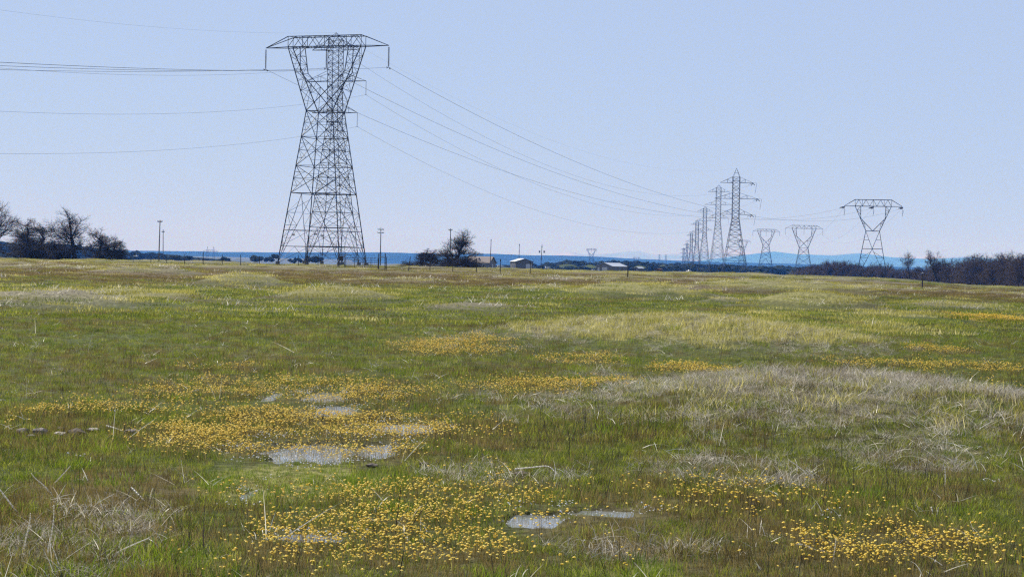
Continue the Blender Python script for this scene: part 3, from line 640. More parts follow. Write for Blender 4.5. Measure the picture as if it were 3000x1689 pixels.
def dc_tower(label, loc, rz, P, group, wmul=1., det=1, right_only=True, strain=False, mat=None):
    """double circuit tower with three tiers of arms"""
    mat = mat or M['steel']; t = thing('transmission_tower', label, 'pylon', loc, rz, group)
    hb, hw, H, zt, zp, arms, ah = P['hb'], P['hw'], P['H'], P['zt'], P['zp'], P['arms'], P['ah']
    W = .085 * wmul; w2 = .05 * wmul
    lv = P.get('levels') or [H * f for f in (.36, .49, .61, .71, .80, .88, .94, 1.)]
    body(t, hb, hw, H, lv, H * .25, W, w2, mat, P.get('style', 'X'))
    L = []; n = P.get('n', 9)
    q = [(sx * hw, sy * hw) for sx, sy in CORN]
    for i in range(4):
        a, b = q[i], q[(i + 1) % 4]; L.append(((*a, H), (*a, zt), W, W)); L.append(((*a, zt), (0, 0, zp), w2, w2))
        for k in range(n):
            z0 = H + (zt - H) * k / n; z1 = H + (zt - H) * (k + 1) / n; xb_(L, (*a, z0), (*a, z1), (*b, z0), (*b, z1), w2); 
            if k % 2: L.append(((*a, z1), (*b, z1), w2, w2))
        L.append(((*a, zt), (*b, zt), w2, w2)); zm = zt + (zp - zt) * .45; L.append(((a[0] * .55, a[1] * .55, zm), (b[0] * .55, b[1] * .55, zm), w2 * .8, w2 * .8))
    obj('upper_mast', bar_mesh('upper_mast', L), mat, t)
    R = Matrix.Translation(loc) @ Matrix.Rotation(rz, 4, 'Z'); att = []
    for z, xs in arms:
        for s in (-1, 1):
            L = []
            for f in (-1, 1):
                a0 = (s * hw, f * hw, z); a1 = (s * xs, 0, z); u0 = (s * hw, f * hw, z + ah)
                L += [(a0, a1, W * .9, W * .8), (u0, a1, w2, w2)]; m0 = lerp(a0, a1, .42); m1 = lerp(u0, a1, .42); L += [(m0, m1, w2, w2), (a0, m1, w2 * .7, w2 * .7)]
            zig(L, (s * hw, -hw, z), (s * xs, 0, z), (s * hw, hw, z), (s * xs, 0, z), 4, w2 * .6)
            if strain and s == 1: L.append(((s * xs, 0, z), (s * (xs + 1.9), 0, z - .1), .05, .05))
            obj('crossarm', bar_mesh('crossarm', L), mat, t)
            if s == 1 or not right_only:
                if strain:
                    L = []
                    for d in (2.6, -.35):
                        dv = Vector((math.sin(d), math.cos(d), -.45)) * 2.4; b = Vector((xs, 0, z - .1)); L += insul(b, b + dv, .16, 12, .05)
                    L += insul((xs, 0, z - .1), (xs - 1.9, -.6, z - .9), .16, 10, .05) + insul((xs + 1.9, 0, z - .2), (xs + 1.2, 0, z - 5.0), .1, 22, .05); att.append(R @ Vector((xs, 0, z - .8)))
                else:
                    li = P.get('li', 3.3); L = insul((xs, 0, z), (xs, 0, z - li), .10 * wmul, 20 if det else 6, .035) + [((xs, -.6, z - li), (xs, .6, z - li), .04, .04)]; att.append(R @ Vector((xs, 0, z - li)))
                obj('insulator_string', bar_mesh('insulator_string', L, 6 if det else 4), M['insul'], t)
    return t, att, R @ Vector((0, 0, zp))

def gz(x, y): return float(ground(np.array([x]), np.array([float(y)]))[0])
A26 = math.radians(-18.5)
WT = dict(hb=7.3, hw=3.15, dz=14.2, xb=8.75, yb=1.25, xt=14.75, zi=8.6, xi=5.3, th=2.3, kz=15.3, li=4.7)
D1 = 375.; X1 = xat(945, D1); Z1 = at(945, 772, D1).z
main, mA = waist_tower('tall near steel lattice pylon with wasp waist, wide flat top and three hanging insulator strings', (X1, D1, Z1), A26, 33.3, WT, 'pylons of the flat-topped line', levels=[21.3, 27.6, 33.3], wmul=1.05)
for x, z in ((-4.4, 6.3), (.9, 6.5), (2.6, 6.2)):
    o = obj('warning_plate', boxes('plate', [(x, x + .75, -6.65, -6.60, z - .35, z + .05)]), M['plate'], main)
D2 = 408.; X2 = xat(972, D2); Z2 = at(972, 770, D2).z
DT = dict(hb=4.9, hw=1.38, H=33.6, zt=53.2, zp=54.9, arms=[(35.8, 5.9), (43.3, 8.), (50.8, 6.2)], ah=2.4, li=3.3, n=14)
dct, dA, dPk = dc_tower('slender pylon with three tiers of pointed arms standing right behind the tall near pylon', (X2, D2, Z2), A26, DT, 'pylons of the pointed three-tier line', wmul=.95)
# dead-end pylons at the right
WT2 = dict(hb=7.0, hw=3.0, dz=11.0, xb=7.9, yb=1.2, xt=12.7, zi=5.6, xi=5.3, xit=.1, th=2.9, kz=14.5, style='K', cross=False)
p = at(2553, 824, 760)
wt2, wA = waist_tower('flat-topped pylon with bunched insulators standing in front of the bare wood at the right', tuple(p), math.radians(-12), 22.4, WT2, 'pylons of the flat-topped line', strain=(math.radians(205), math.radians(-10)), levels=[22.4], wmul=1.4, mat=M['steel_far'])
DT2 = dict(hb=5.6, hw=1.6, H=26.4, zt=45.6, zp=49.8, arms=[(28.2, 7.4), (35.6, 10.), (43.0, 7.6)], ah=2.7, n=11, style='Z')
p = at(2151, 805, 797)
dc2, eA, ePk = dc_tower('nearest three-tier pylon of the receding row at the right, with a tall pointed peak', tuple(p), math.radians(-14), DT2, 'pylons of the pointed three-tier line', wmul=1.3, strain=True, mat=M['steel_far'])
# the rest of the two rows
for i, (px, top, D, lab) in enumerate(((2106, 541, 986, 'second three-tier pylon of the receding row, just left of the tallest one'), (2066, 604, 1350, 'third three-tier pylon of the receding row'), (2043, 645, 1610, 'fourth three-tier pylon of the receding row'),
        (2026, 680, 2100, 'fifth three-tier pylon of the receding row, thin and hazy'), (2013, 710, 2850, 'sixth three-tier pylon of the receding row, faint above the trees'), (2003, 725, 3400, 'seventh and farthest three-tier pylon of the receding row'))):
    p = at(px, top, D); dc_tower(lab, (p.x, D, p.z - 54.9), math.radians(-14 - i), dict(DT, n=9), 'pylons of the pointed three-tier line', wmul=1.0 + .28 * i, det=0, mat=M['steel_far'])
fA = None
for i, (px, top, D, lab) in enumerate(((2356, 660, 1255, 'flat-topped pylon left of the bare wood, second nearest at the right'), (2245, 671, 1750, 'flat-topped pylon right of the tallest three-tier pylon'), (2176, 703, 2850, 'faint flat-topped pylon half hidden behind the tallest three-tier pylon'))):
    p = at(px, top, D); tt, a_ = waist_tower(lab, (p.x, D, p.z - 40.8), math.radians(-6), 24.3, dict(WT, kz=11, xt=13.6), 'pylons of the flat-topped line', levels=[17.5, 24.3], det=0, wmul=1.15 + .4 * i, mat=M['steel_far'])
    if i == 0: fA = a_
for px, top, D, s, lab in ((1733, 728, 3500, 1., 'tiny flat-topped pylon poking over the blue hills above the barns'), (1865, 753, 5200, .9, 'tiny faint flat-topped pylon on the blue hills near the receding row')):
    p = at(px, top, D); waist_tower(lab, (p.x, D, p.z - 40.8), 0, 24.3, dict(WT, kz=11, xt=11.), 'far pylons on the skyline', levels=[17.5, 24.3], det=0, wmul=2.6, mat=M['steel_far'])
for k, (px, top) in enumerate(((1932, 745), (1951, 746))):
    p = at(px, top, 4300); t = thing('transmission_tower', ('left' if k == 0 else 'right') + ' one of the two tiny masts side by side on the blue hills', 'pylon', (p.x, 4300, p.z - 34), 0, 'far pylons on the skyline')
    L = []
    for sx, sy in CORN: L.append(((sx * 3, sy * 3, -20), (sx * 1, sy * 1, 26), .3, .3)); L.append(((sx, sy, 26), (sx * .8, sy * .8, 34), .25, .25))
    for i in range(9):
        zz = -20 + i * 6; xb_(L, (-2, -1, zz), (-1.6, -1, zz + 6), (2, -1, zz), (1.6, -1, zz + 6), .2)
    obj('mast', bar_mesh('mast', L), M['steel_far'], t)
    obj('crossarm', bar_mesh('crossarm', [((-4, 0, z), (4, 0, z), .3, .3) for z in (23, 28, 33)]), M['steel_far'], t)
# wide low tower far left
p = at(617, 722, 2500); t = thing('transmission_tower', 'faint wide pylon with two peaks above the blue hills at the left', 'pylon', (p.x, 2500, p.z - 28), 0, 'far pylons on the skyline')
L = []
for s in (-1, 1):
    for d in (-1, 1): L += [((s * 5.2 + d * 2.2, 0, -25), (s * 4.6 + d * 1.0, 0, 22), .2, .2), ((s * 4.6 + d, 0, 22), (s * 4.6, 0, 28), .18, .18)]
    for i in range(8): xb_(L, (s * 5 - 1.7, 0, -25 + i * 6), (s * 4.9 - 1.5, 0, -19 + i * 6), (s * 5 + 1.7, 0, -25 + i * 6), (s * 4.9 + 1.5, 0, -19 + i * 6), .13)
obj('twin_masts', bar_mesh('twin_masts', L), M['steel_far'], t)
L = [((-11.5, 0, 21), (11.5, 0, 21), .2, .2), ((-4.6, 0, 23.5), (4.6, 0, 23.5), .17, .17)]; zig(L, (-4.6, 0, 21), (4.6, 0, 21), (-4.6, 0, 23.5), (4.6, 0, 23.5), 8, .13, False)
for s in (-1, 1): L.append(((s * 4.6, 0, 23.5), (s * 11.5, 0, 21), .17, .17))
obj('crossarm', bar_mesh('crossarm', L), M['steel_far'], t)

# ---------------------------------------------------------------- wires
def wire_pts(A, B, f, n=90):
    return [(A.x + (B.x - A.x) * i / n, A.y + (B.y - A.y) * i / n, f(i / n)) for i in range(n + 1)]
def wire(label, A, B, f, r, group, n=90):
    P_ = wire_pts(A, B, f, n); L = [(P_[i], P_[i + 1], r, r) for i in range(n)]
    o = obj('power_line', bar_mesh('power_line', L, 4, True), M['wire']); tag(o, label, 'wire', group); return o
def param_at_px(A, B, px):
    best = min(range(1, 4000), key=lambda i: abs((lambda t: (A.x + (B.x - A.x) * t) / (A.y + (B.y - A.y) * t) if (A.y + (B.y - A.y) * t) > 5 else 9)(i / 4000) - 0 - K_(px)))
    return best / 4000
def K_(px): return ray(px, 300).x
def fit(A, B, s1, s2=None):
    """quadratic height along A-B through image samples (px, py); with one sample the far end is B"""
    def zz(s):
        px, py = s; t = param_at_px(A, B, px); D = A.y + (B.y - A.y) * t; r = ray(px, py); return t, EYE + r.z * D
    t1, z1 = zz(s1)
    if s2 is None: t2, z2 = 1., B.z
    else: t2, z2 = zz(s2)
    m = np.array([[t1, t1 * t1], [t2, t2 * t2]]); b, c = np.linalg.solve(m, [z1 - A.z, z2 - A.z])
    return lambda t: A.z + b * t + c * t * t
GL = 'flat-topped line conductors'
bk = Vector((-math.sin(math.radians(9)), -math.cos(math.radians(9)), 0)) * 330
for a, s1, s2, lab in ((mA[0], (500, 209.6), (0, 204.4), 'left'), (mA[1], (500, 206.7), (0, 192.8), 'middle'), (mA[2], (500, 203), (0, 182.7), 'right')):
    B = a + bk; wire('wire running left out of the picture from the %s insulator of the tall near pylon' % lab, a, B, fit(a, B, s1, s2), .034, GL)
for a, b, s1, lab in ((mA[0], wA[0], (1600, 540), 'left'), (mA[1], wA[1], (1700, 530), 'middle'), (mA[2], wA[2], (1700, 478), 'right')):
    wire('wire sweeping down to the right from the %s insulator of the tall near pylon' % lab, a, b, fit(a, b, s1), .030, GL)
GD = 'three-tier line conductors'
bk2 = Vector((-math.sin(math.radians(18)), -math.cos(math.radians(18)), 0)) * 330
order = [(2, (500, 221), (0, 199.8), 'top'), (1, (400, 334.5), (0, 326), 'middle'), (0, (400, 444), (0, 450), 'bottom')]
for i, s1, s2, lab in order:
    a = dA[i]; B = a + bk2; wire('thin wire running left from the %s arm of the slender pylon behind' % lab, a, B, fit(a, B, s1, s2), .021, GD)
for i, s1, lab in ((2, (1700, 518), 'top'), (1, (1600, 549), 'middle'), (0, (1600, 623), 'bottom')):
    wire('thin wire sweeping right from the %s arm of the slender pylon behind' % lab, dA[i], eA[i], fit(dA[i], eA[i], s1), .021, GD)
B = dPk + bk2; wire('hair-thin top wire sloping across the upper left sky to the slender pylon peak', dPk, B, fit(dPk, B, (400, 75), (0, 30)), .012, GD)
wire('hair-thin top wire dropping right from the slender pylon peak', dPk, ePk, fit(dPk, ePk, (1700, 439)), .009, GD)
for k, lab in ((0, 'left'), (1, 'middle'), (2, 'right')):
    a, b = wA[k], fA[k]; wire('short wire between the two nearer flat-topped pylons at the right, %s of three' % lab, a, b, (lambda t, a=a, b=b: a.z + (b.z - a.z) * t - 40 * t * (1 - t)), .022, GL, 50)

# ---------------------------------------------------------------- bare trees
def tree_segs(seed, H, spread, lean=0., trunk_r=.35, lvl=4, limbs=7, gn=.35, low=.15, droop=0., fork=.25, twig=5):
    rd = random.Random(seed); T = []; Cs = []
    def grow(p, d, L, r, lv, out):
        n = {0: 6, 1: 7, 2: 6, 3: 5, 4: 4}.get(lv, 3); st = L / n; kids = []
        for i in range(n):
            g = gn * (1.0 if lv else .45)
            d = (d + Vector((rd.uniform(-g, g), rd.uniform(-g, g), rd.uniform(-g, g) + (.10 if lv < 2 else .02) - droop * (.22 if lv == 1 else .08)))).normalized()
            q = p + d * st; r1 = max(r * (1 - .62 / n), .012)
            if q.z < .15: q.z = .15; d.z = abs(d.z)
            out.append((tuple(p), tuple(q), r, r1)); kids.append((q.copy(), d.copy(), r1, (i + 1) / n)); p, r = q, r1
        if lv >= lvl: return
        nk = {0: limbs, 1: 7, 2: 6, 3: twig}[lv]
        for k in range(nk):
            f = rd.uniform(low if lv == 0 else .18, 1); q, dd, rr, ff = min(kids, key=lambda c: abs(c[3] - f))
            ax = Vector((rd.uniform(-1, 1), rd.uniform(-1, 1), rd.uniform(-.35, .7))).normalized()
            nd = (dd * (.55 if lv else .25) + ax * (.85 if lv else spread)).normalized()
            ln = L * rd.uniform(.45, .8) * (1.15 - .35 * ff) * (1.0 if lv else 1.0)
            grow(q, nd, ln, rr * rd.uniform(.45, .68) * (1 if lv else .85), lv + 1, Cs)
        grow(p, d, L * .55, r * .85, lv + 1, Cs)
    grow(Vector((0, 0, -.3)), Vector((lean, 0, 1)).normalized(), H * .5, trunk_r, 0, T)
    return T, Cs
def tree(label, loc, rz, args, group, cat='tree', sc=1., H=10, kind='bare_oak', mt=None, sx=1.):
    T, Cs = tree_segs(**args); A = np.array([(*a, *b, r0, r1) for a, b, r0, r1 in Cs]); zm = np.percentile(A[:, 5], 99.7); s = H / zm
    t = thing(kind, label, cat, loc, rz, group)
    B = np.array([(*a, *b, r0, r1) for a, b, r0, r1 in T]); B[:, :6] *= s; A[:, :6] *= s; B[:, 6:] *= s
    A[:, [0, 1, 3, 4]] *= sx; B[:, [0, 1, 3, 4]] *= sx
    big = A[:, 6] > .05
    obj('trunk', bar_mesh('trunk', B, 8, True), M['bark'], t)
    V1, F1 = bars(A[big], 6); V2, F2 = bars(A[~big], 3)
    V = np.concatenate([V1, V2]); Fs = [F1[0]] + F1[1:] + [F2[0] + len(V1)]
    obj('crown', mesh_np('crown', V, Fs), mt or M['twig'], t); return t
GO = 'bare oaks at the left'
def tl(px, D, z=0.): x = xat(px, D); return (x, D, gz(x, D) - z)
t_ = 380
tree('largest bare oak cut off by the left edge, its upper twigs highest of all', tl(-12, 370), .4, dict(seed=3, H=12, spread=1.1, trunk_r=.55, limbs=10, twig=5, low=.25, gn=.38), GO, H=13.4)
tree('low spreading bare oak just right of the one at the left edge, tangled and dark', tl(80, 362), 2.1, dict(seed=8, H=9, spread=1.5, trunk_r=.45, limbs=14, twig=8, low=.05, gn=.42, droop=.5), GO, H=8.8, sx=1.4)
tree('dense dark bare oak drooping to the ground left of the forked oak', tl(122, 378), 1.0, dict(seed=21, H=9, spread=1.4, trunk_r=.45, limbs=15, low=.02, gn=.40, droop=.6, twig=9), GO, H=8.2, sx=1.4)
tree('tall bare oak leaning left with a forked trunk and round crown of fine twigs', tl(226, 372), 0., dict(seed=14, H=11, spread=1.05, lean=-.35, trunk_r=.5, limbs=10, twig=5, low=.3, gn=.36), GO, H=11.2, sx=1.1)
tree('low horizontal-limbed bare oak in front of the forked one', tl(190, 366), .7, dict(seed=31, H=6, spread=1.8, lean=-.5, trunk_r=.38, limbs=12, twig=8, low=.1, gn=.42, droop=.5), GO, H=4.2, sx=1.7)
tree('smaller rounded bare oak, rightmost of the left group', tl(283, 360), 0., dict(seed=41, H=8, spread=1.3, lean=.15, trunk_r=.4, limbs=10, twig=5, low=.1, gn=.40, droop=.3), GO, H=7.0, sx=1.15)
tree('low drooping bare oak touching the grass at the right end of the left group', tl(325, 358), 1.2, dict(seed=47, H=6, spread=1.8, lean=.4, trunk_r=.3, limbs=12, twig=7, low=.05, gn=.42, droop=.8), GO, H=4.6, sx=1.5)
# nest-like clump in the forked oak
GC = 'bare oaks in the centre'
tree('round bare oak standing behind the fence near the grey house', tl(1333, 350), .3, dict(seed=52, H=9, spread=1.25, trunk_r=.42, limbs=11, low=.22, gn=.40, twig=4), GC, H=8.2, sx=1.1)
tree('low sprawling bare oak reaching left from the round one', tl(1250, 352), 0., dict(seed=58, H=5, spread=2.2, lean=-.7, trunk_r=.36, limbs=12, twig=7, low=.05, gn=.42, droop=.6), GC, H=4.0, sx=1.9)
tree('low bare oak drooping in front of the brown roof', tl(1368, 348), 1.5, dict(seed=60, H=5, spread=1.9, lean=.4, trunk_r=.30, limbs=9, low=.05, gn=.42, droop=.5), GC, H=3.9, sx=1.6)
tree('very low twiggy bare oak under the round one', tl(1315, 346), .5, dict(seed=64, H=5, spread=2.2, trunk_r=.3, limbs=11, low=.02, gn=.42, droop=.7, twig=7), GC, H=3.2, sx=2.2)
# the wood at the right
GW = 'bare trees of the right-hand wood'; LW = 'bare dark tree crowded in the wood along the right skyline'
prot = []
for k, (sd_, sp, lm) in enumerate(((71, 1.1, 9), (77, 1.3, 10), (83, .9, 8), (89, 1.2, 10))):
    prot.append(tree(LW, (0, 0, -500), 0, dict(seed=sd_, H=10, spread=sp, trunk_r=.42, limbs=lm + 2, low=.08, gn=.36, droop=.15, twig=6), GW, H=10, mt=M['twig_r'], kind='bare_tree'))
used = set()
def wood_y(px): return np.interp(px, [2320, 2500, 2700, 2850, 3000, 3150], [900, 820, 720, 600, 500, 430])
def base_py(px): return np.interp(px, [2320, 2400, 2500, 2700, 2730, 2800, 2900, 3000, 3150], [810, 812, 819, 824, 838, 841, 846, 852, 860])
def top_py(px): return np.interp(px, [2320, 2340, 2390, 2430, 2460, 2530, 2600, 2640, 2700, 2760, 2800, 2850, 2900, 2960, 3000, 3150], [802, 782, 770, 752, 762, 768, 770, 782, 778, 760, 752, 744, 742, 744, 738, 735])
rw = random.Random(17); cnt = 0
for row in range(4):
    px = 2335 + rw.uniform(0, 10)
    while px < 3130:
        D = float(wood_y(px)) + row * 16 + rw.uniform(-6, 6); x = xat(px, D, 800)
        zb = at(px, float(base_py(px)) + 3, D).z; zt_ = at(px, float(top_py(px)) + rw.uniform(-2, 14) + (0 if row else 14), D).z; h = max(zt_ - zb, 2.5)
        k = rw.randrange(4); src = prot[k]; s = h / 10; sw = s * rw.uniform(.9, 1.25)
        if k not in used: used.add(k); src.location = (x, D, zb); src.rotation_euler = (0, 0, rw.uniform(0, 6.28)); src.scale = (sw, sw, s)
        else: copy_thing(src, (x, D, zb), rw.uniform(0, 6.28), (sw, sw, s), LW, GW)
        px += (16 + rw.uniform(0, 12)) * (1 + (px - 2335) / 900)
tree('single thin bare tree with a small top standing above the right-hand wood', tl(2666, 690), 0., dict(seed=91, H=10, spread=.6, trunk_r=.3, limbs=5, low=.75, gn=.25), GW, H=11.8, mt=M['twig_r'], kind='bare_tree')
tree('tall open-crowned bare tree leaning left at the near edge of the right-hand wood', tl(2752, 560), 2.7, dict(seed=95, H=10, spread=1.1, lean=.5, trunk_r=.42, limbs=8, low=.2, gn=.32), GW, H=10.6, mt=M['twig_r'], kind='bare_tree')
# dense low twiggy growth under the trees
L = []
for i in range(26000):
    px = rw.uniform(2322, 3140); D = float(wood_y(px)) + rw.uniform(-4, 60); x = xat(px, D, 800); zb = at(px, float(base_py(px)) + 2, D).z
    hh = (at(px, float(top_py(px)), D).z - zb) * (.15 + .62 * rw.random() ** .8); a = rw.uniform(0, 6.28); l = rw.uniform(.8, 2.2); dz = rw.uniform(.1, 1) * l; z = zb + rw.random() * hh
    L.append((x, D, z, x + math.cos(a) * l, D + math.sin(a) * l, z + dz, .07, .02))
tag(obj('bare_brushwood', bar_mesh('bare_brushwood', np.array(L), 3), M['twig_r']), kind='stuff')
tree('small pale bush at the left end of the right-hand wood', tl(2320, 800, .5), 0, dict(seed=99, H=5, spread=1.4, trunk_r=.12, limbs=10, low=.02, gn=.4, lvl=3), None, cat='bush', H=3.4, mt=M['mat'], kind='bare_bush')
# bright bush beside the pylon foot
def bush(label, loc, w_, h, mat, n=900, seed=1):
    t = thing('leafy_bush', label, 'bush', loc); r = random.Random(seed); V = []; T = []; Tn = []
    for i in range(n):
        a = r.uniform(0, 6.28); q = r.random() ** .5; x = math.cos(a) * q * w_; y = math.sin(a) * q * w_; z = h * (1 - q * q * .8) * r.uniform(.2, 1) * (1 + .3 * math.sin(x * 2.1 + 1))
        blade(V, T, Tn, (x, y, z), r.uniform(0, 6.28), .25, .10, 1.0, .5, 2, r.random())
    obj('foliage', mesh_np('foliage', V, [T], {'tint': ('FLOAT', Tn)}), mat, t)
    obj('stem', bar_mesh('stem', [((0, 0, -.2), (r.uniform(-1, 1) * w_ * .7, r.uniform(-1, 1) * w_ * .7, h * .7), .03, .01) for k in range(12)], 4), M['bark'], t)
x = xat(2225, 600); bush('bright green bush on the field just right of the tallest three-tier pylon', (x, 600, gz(x, 600)), 4.2, 1.1, M['lush'], 3500, 3)
x = xat(560, 330); bush('low brown thorny bush beyond the fence at the left', (x, 330, gz(x, 330) - .1), 1.0, .5, M['mat'], 300, 5)

# ---------------------------------------------------------------- buildings
def gabled(name, label, cat, loc, rz, W, Lg, h, rh, wall, roof, doors=(), windows=(), over=.35, group=None):
    """gable ends face local -y / +y; ridge along y"""
    t = thing(name, label, cat, loc, rz, group); w2 = W / 2; l2 = Lg / 2
    V = [(-w2, -l2, -2), (w2, -l2, -2), (w2, -l2, h), (0, -l2, h + rh), (-w2, -l2, h), (-w2, l2, -2), (w2, l2, -2), (w2, l2, h), (0, l2, h + rh), (-w2, l2, h)]
    obj('wall', mesh_np('wall', V, [[(0, 1, 2, 4), (5, 9, 7, 6), (0, 4, 9, 5), (1, 6, 7, 2)], [(4, 2, 3), (9, 8, 7)]]), wall, t)
    e = over; sl = rh / w2; th = .14; V = []
    for y in (-l2 - e, l2 + e):
        for x, z in ((-w2 - e, h - e * sl), (0, h + rh), (w2 + e, h - e * sl)): V += [(x, y, z + .03), (x, y, z + th)]
    Q = []
    for k in (0, 2): Q += [(k + 1, k + 3, k + 9, k + 7), (k, k + 6, k + 8, k + 2), (k, k + 2, k + 3, k + 1), (k + 6, k + 7, k + 9, k + 8)]
    Q += [(0, 1, 7, 6), (4, 10, 11, 5)]
    obj('roof', mesh_np('roof', V, [Q]), roof, t)
    for x0, x1, z0, z1, m in doors: 
        d = obj('door', boxes('door', [(x0, x1, -l2 - .06, -l2 - .005, z0, z1)]), m, t); obj('frame', boxes('frame', [(x0 - .1, x0 - .004, -l2 - .09, -l2 - .004, z0, z1 + .1), (x1 + .004, x1 + .1, -l2 - .09, -l2 - .004, z0, z1 + .1), (x0 - .0, x1, -l2 - .09, -l2 - .004, z1 + .004, z1 + .1)]), M['wall_d'], d)
    for y0, y1, z0, z1, s in windows:
        wd = obj('window', boxes('window', [((w2 + .01) if s > 0 else -w2 - .06, (w2 + .06) if s > 0 else -w2 - .01, y0, y1, z0, z1)]), M['white'], t)
        a_, b_ = ((w2 + .065), (w2 + .075)) if s > 0 else (-w2 - .075, -w2 - .065); obj('pane', boxes('pane', [(a_, b_, y0 + .1, y1 - .1, z0 + .1, z1 - .1)]), M['glass'], wd)
    return t
D = 625.; p = at(1408, 786, D)
hs = gabled('house', 'low grey house with a brown gabled roof beside the round bare oak', 'house', tuple(p), math.radians(68), 6.6, 9.4, 2.2, 2.1, M['wall_g'], M['roof_b'], windows=((-3.2, -2.1, .7, 1.7, -1), (-.6, .4, .7, 1.7, -1), (2.2, 3.2, .7, 1.7, -1)), doors=((-.6, .5, -.5, 1.7, M['wall_l']),))
obj('chimney', boxes('chimney', [(-1.9, -1.5, -.3, .1, 2.9, 3.9)]), M['darksteel'], [c for c in hs.children if c.name.startswith('roof')][0])
D = 690.; p = at(1528, 784, D)
gabled('barn', 'small metal barn with a dark gable front, a white door and a pale roof', 'barn', tuple(p), math.radians(14), 7.2, 9.0, 2.5, 1.15, M['wall_d'], M['roof_m'], doors=((.6, 3.0, -.4, 1.6, M['wall_l']),), windows=((-3.6, -2.4, -.2, 1.6, -1), (-.6, .6, -.2, 1.6, -1)))
p = at(1792, 795, D)
gabled('barn', 'wide grey barn with a light metal roof and two pale doors', 'barn', tuple(p), math.radians(-40), 8.2, 9.8, 2.1, 1.3, M['wall_g'], M['roof_m'], doors=((-3.4, -2.4, -.5, 1.6, M['wall_l']), (-1.2, 1.5, -.5, 1.7, M['wall_l'])))
p = at(1872, 794, 700); gabled('shed', 'little shed with a pale blue-grey roof right of the wide barn', 'shed', tuple(p), math.radians(-50), 2.2, 2.6, 1.2, .5, M['wall_d'], M['roof_m'], doors=((-.4, .4, -.3, .9, M['wall_l']),))
p = at(1859, 796, 690); gabled('shed', 'tiny black flat-sided shed touching the pale-roofed shed', 'shed', tuple(p), math.radians(-10), 1.5, 2.0, 1.1, .12, M['darksteel'], M['darksteel'], doors=((-.3, .3, -.3, .8, M['wall_d']),))
p = at(1929, 799, 700); gabled('shed', 'rusty reddish box-shaped shed on the skyline', 'shed', tuple(p), math.radians(-25), 2.0, 2.2, 1.5, .1, M['rust'], M['rust'], doors=((-.5, .3, -.3, 1.2, M['wall_d']),))

def vehicle(name, label, cat, loc, rz, s, paint, pickup=False):
    t = thing(name, label, cat, loc, rz); t.scale = (s, s, s)
    pr = [(-2.2, .35), (-2.2, .95), (-2.1, 1.02), (-.6, 1.05), (-.2, 1.6), (1.0, 1.62), (1.3, 1.05), (2.1, .95), (2.25, .7), (2.2, .35)] if pickup else [(-2.1, .35), (-2.15, 1.0), (-1.9, 1.6), (.4, 1.65), (1.05, 1.1), (2.0, .95), (2.15, .65), (2.1, .35)]
    n = len(pr); V = [(x, -.85, z) for x, z in pr] + [(x, .85, z) for x, z in pr]
    Q = [(i, (i + 1) % n, n + (i + 1) % n, n + i) for i in range(n)]
    obj('body', mesh_np('body', V, [Q, [tuple(range(n))[::-1]], [tuple(range(n, 2 * n))]]), paint, t)
    obj('window', boxes('window', [(-.1 if pickup else -1.5, .9 if pickup else .3, -.87, .87, 1.12, 1.5)]), M['glass'], t)
    for x in (-1.4, 1.4):
        for y in (-.8, .8):
            wv = obj('wheel', bar_mesh('wheel', [((x, y - .12, .35), (x, y + .12, .35), .35, .35)], 12), M['rubber'], t)
            obj('rim', bar_mesh('rim', [((x, y - .13, .35), (x, y + .13, .35), .18, .18)], 10), M['roof_m'], wv)
    return t
p = at(2018, 796, 800); vehicle('pickup_truck', 'small white pickup on the skyline left of the tallest three-tier pylon', 'pickup truck', tuple(p), .5, .55, M['white'], True)
p = at(1983, 797, 800); vehicle('parked_car', 'low black car on the skyline between the rusty shed and the white pickup', 'car', tuple(p), .1, .45, M['darksteel'])
p = at(1604, 786, 750); vehicle('parked_van', 'small white van on the skyline right of the pole with two drum shapes', 'van', tuple(p), .2, .5, M['white'])
p = at(1467, 783, 700); vehicle('parked_car', 'low white-roofed car between the house and the small barn', 'car', tuple(p), .1, .62, M['white'])
p = at(1739, 793, 720); vehicle('parked_car', 'tiny pale car left of the wide barn', 'car', tuple(p), .3, .35, M['white'])
p = at(398, 752, 600); vehicle('parked_van', 'white van far off at the left between two fence posts', 'van', tuple(p), .0, .36, M['white'])

# ---------------------------------------------------------------- utility poles
def pole(label, px, top, D, arms, lean=0, r=.13, base=None, insz=.10, extra=None):
    a = at(px, top, D); x = xat(px - lean, D); zb = gz(x, D) - .3 if base is None else at(px, base, D).z
    H = a.z - zb; t = thing('utility_pole', label, 'utility pole', (x, D, zb), 0, 'wooden utility poles on the skyline'); dx = a.x - x
    obj('shaft', bar_mesh('shaft', [((0, 0, 0), (dx, 0, H), r * 1.25, r * .8)], 8), M['wood'], t)
    for dz, w_ in arms:
        f = 1 - dz / H; c = obj('crossarm', boxes('crossarm', [(dx * f - w_, dx * f + w_, -.16, -.05, H - dz - .07, H - dz + .07)]), M['wood'], t)
        for k in (-.95, -.5, .5, .95): obj('insulator', bar_mesh('insulator', [((dx * f + k * w_, -.1, H - dz + .072), (dx * f + k * w_, -.1, H - dz + .072 + 2.2 * insz), insz * .6, insz)], 8), M['insul_g'], c)
    if extra:
        for k in (-1, 1): obj('transformer', bar_mesh('transformer', [((dx + k * extra, 0, H - 3.4), (dx + k * extra, 0, H - 2.5), .33, .33)], 10), M['insul_g'], t)
    return t
pole('tallest utility pole at the left with one crossarm, right of the left oaks', 469, 644, 440, ((.5, .62),), 4)
pole('shorter farther utility pole standing just right of the tallest one at the left', 478, 672, 600, ((.9, .5),), 0)
pole('utility pole with two crossarms right of the cattle gate', 1116, 667, 475, ((.5, .85), (1.45, .9)), 2)
pole('utility pole rising through the crown of the round bare oak', 1320, 669, 462, ((.5, .5),), 0)
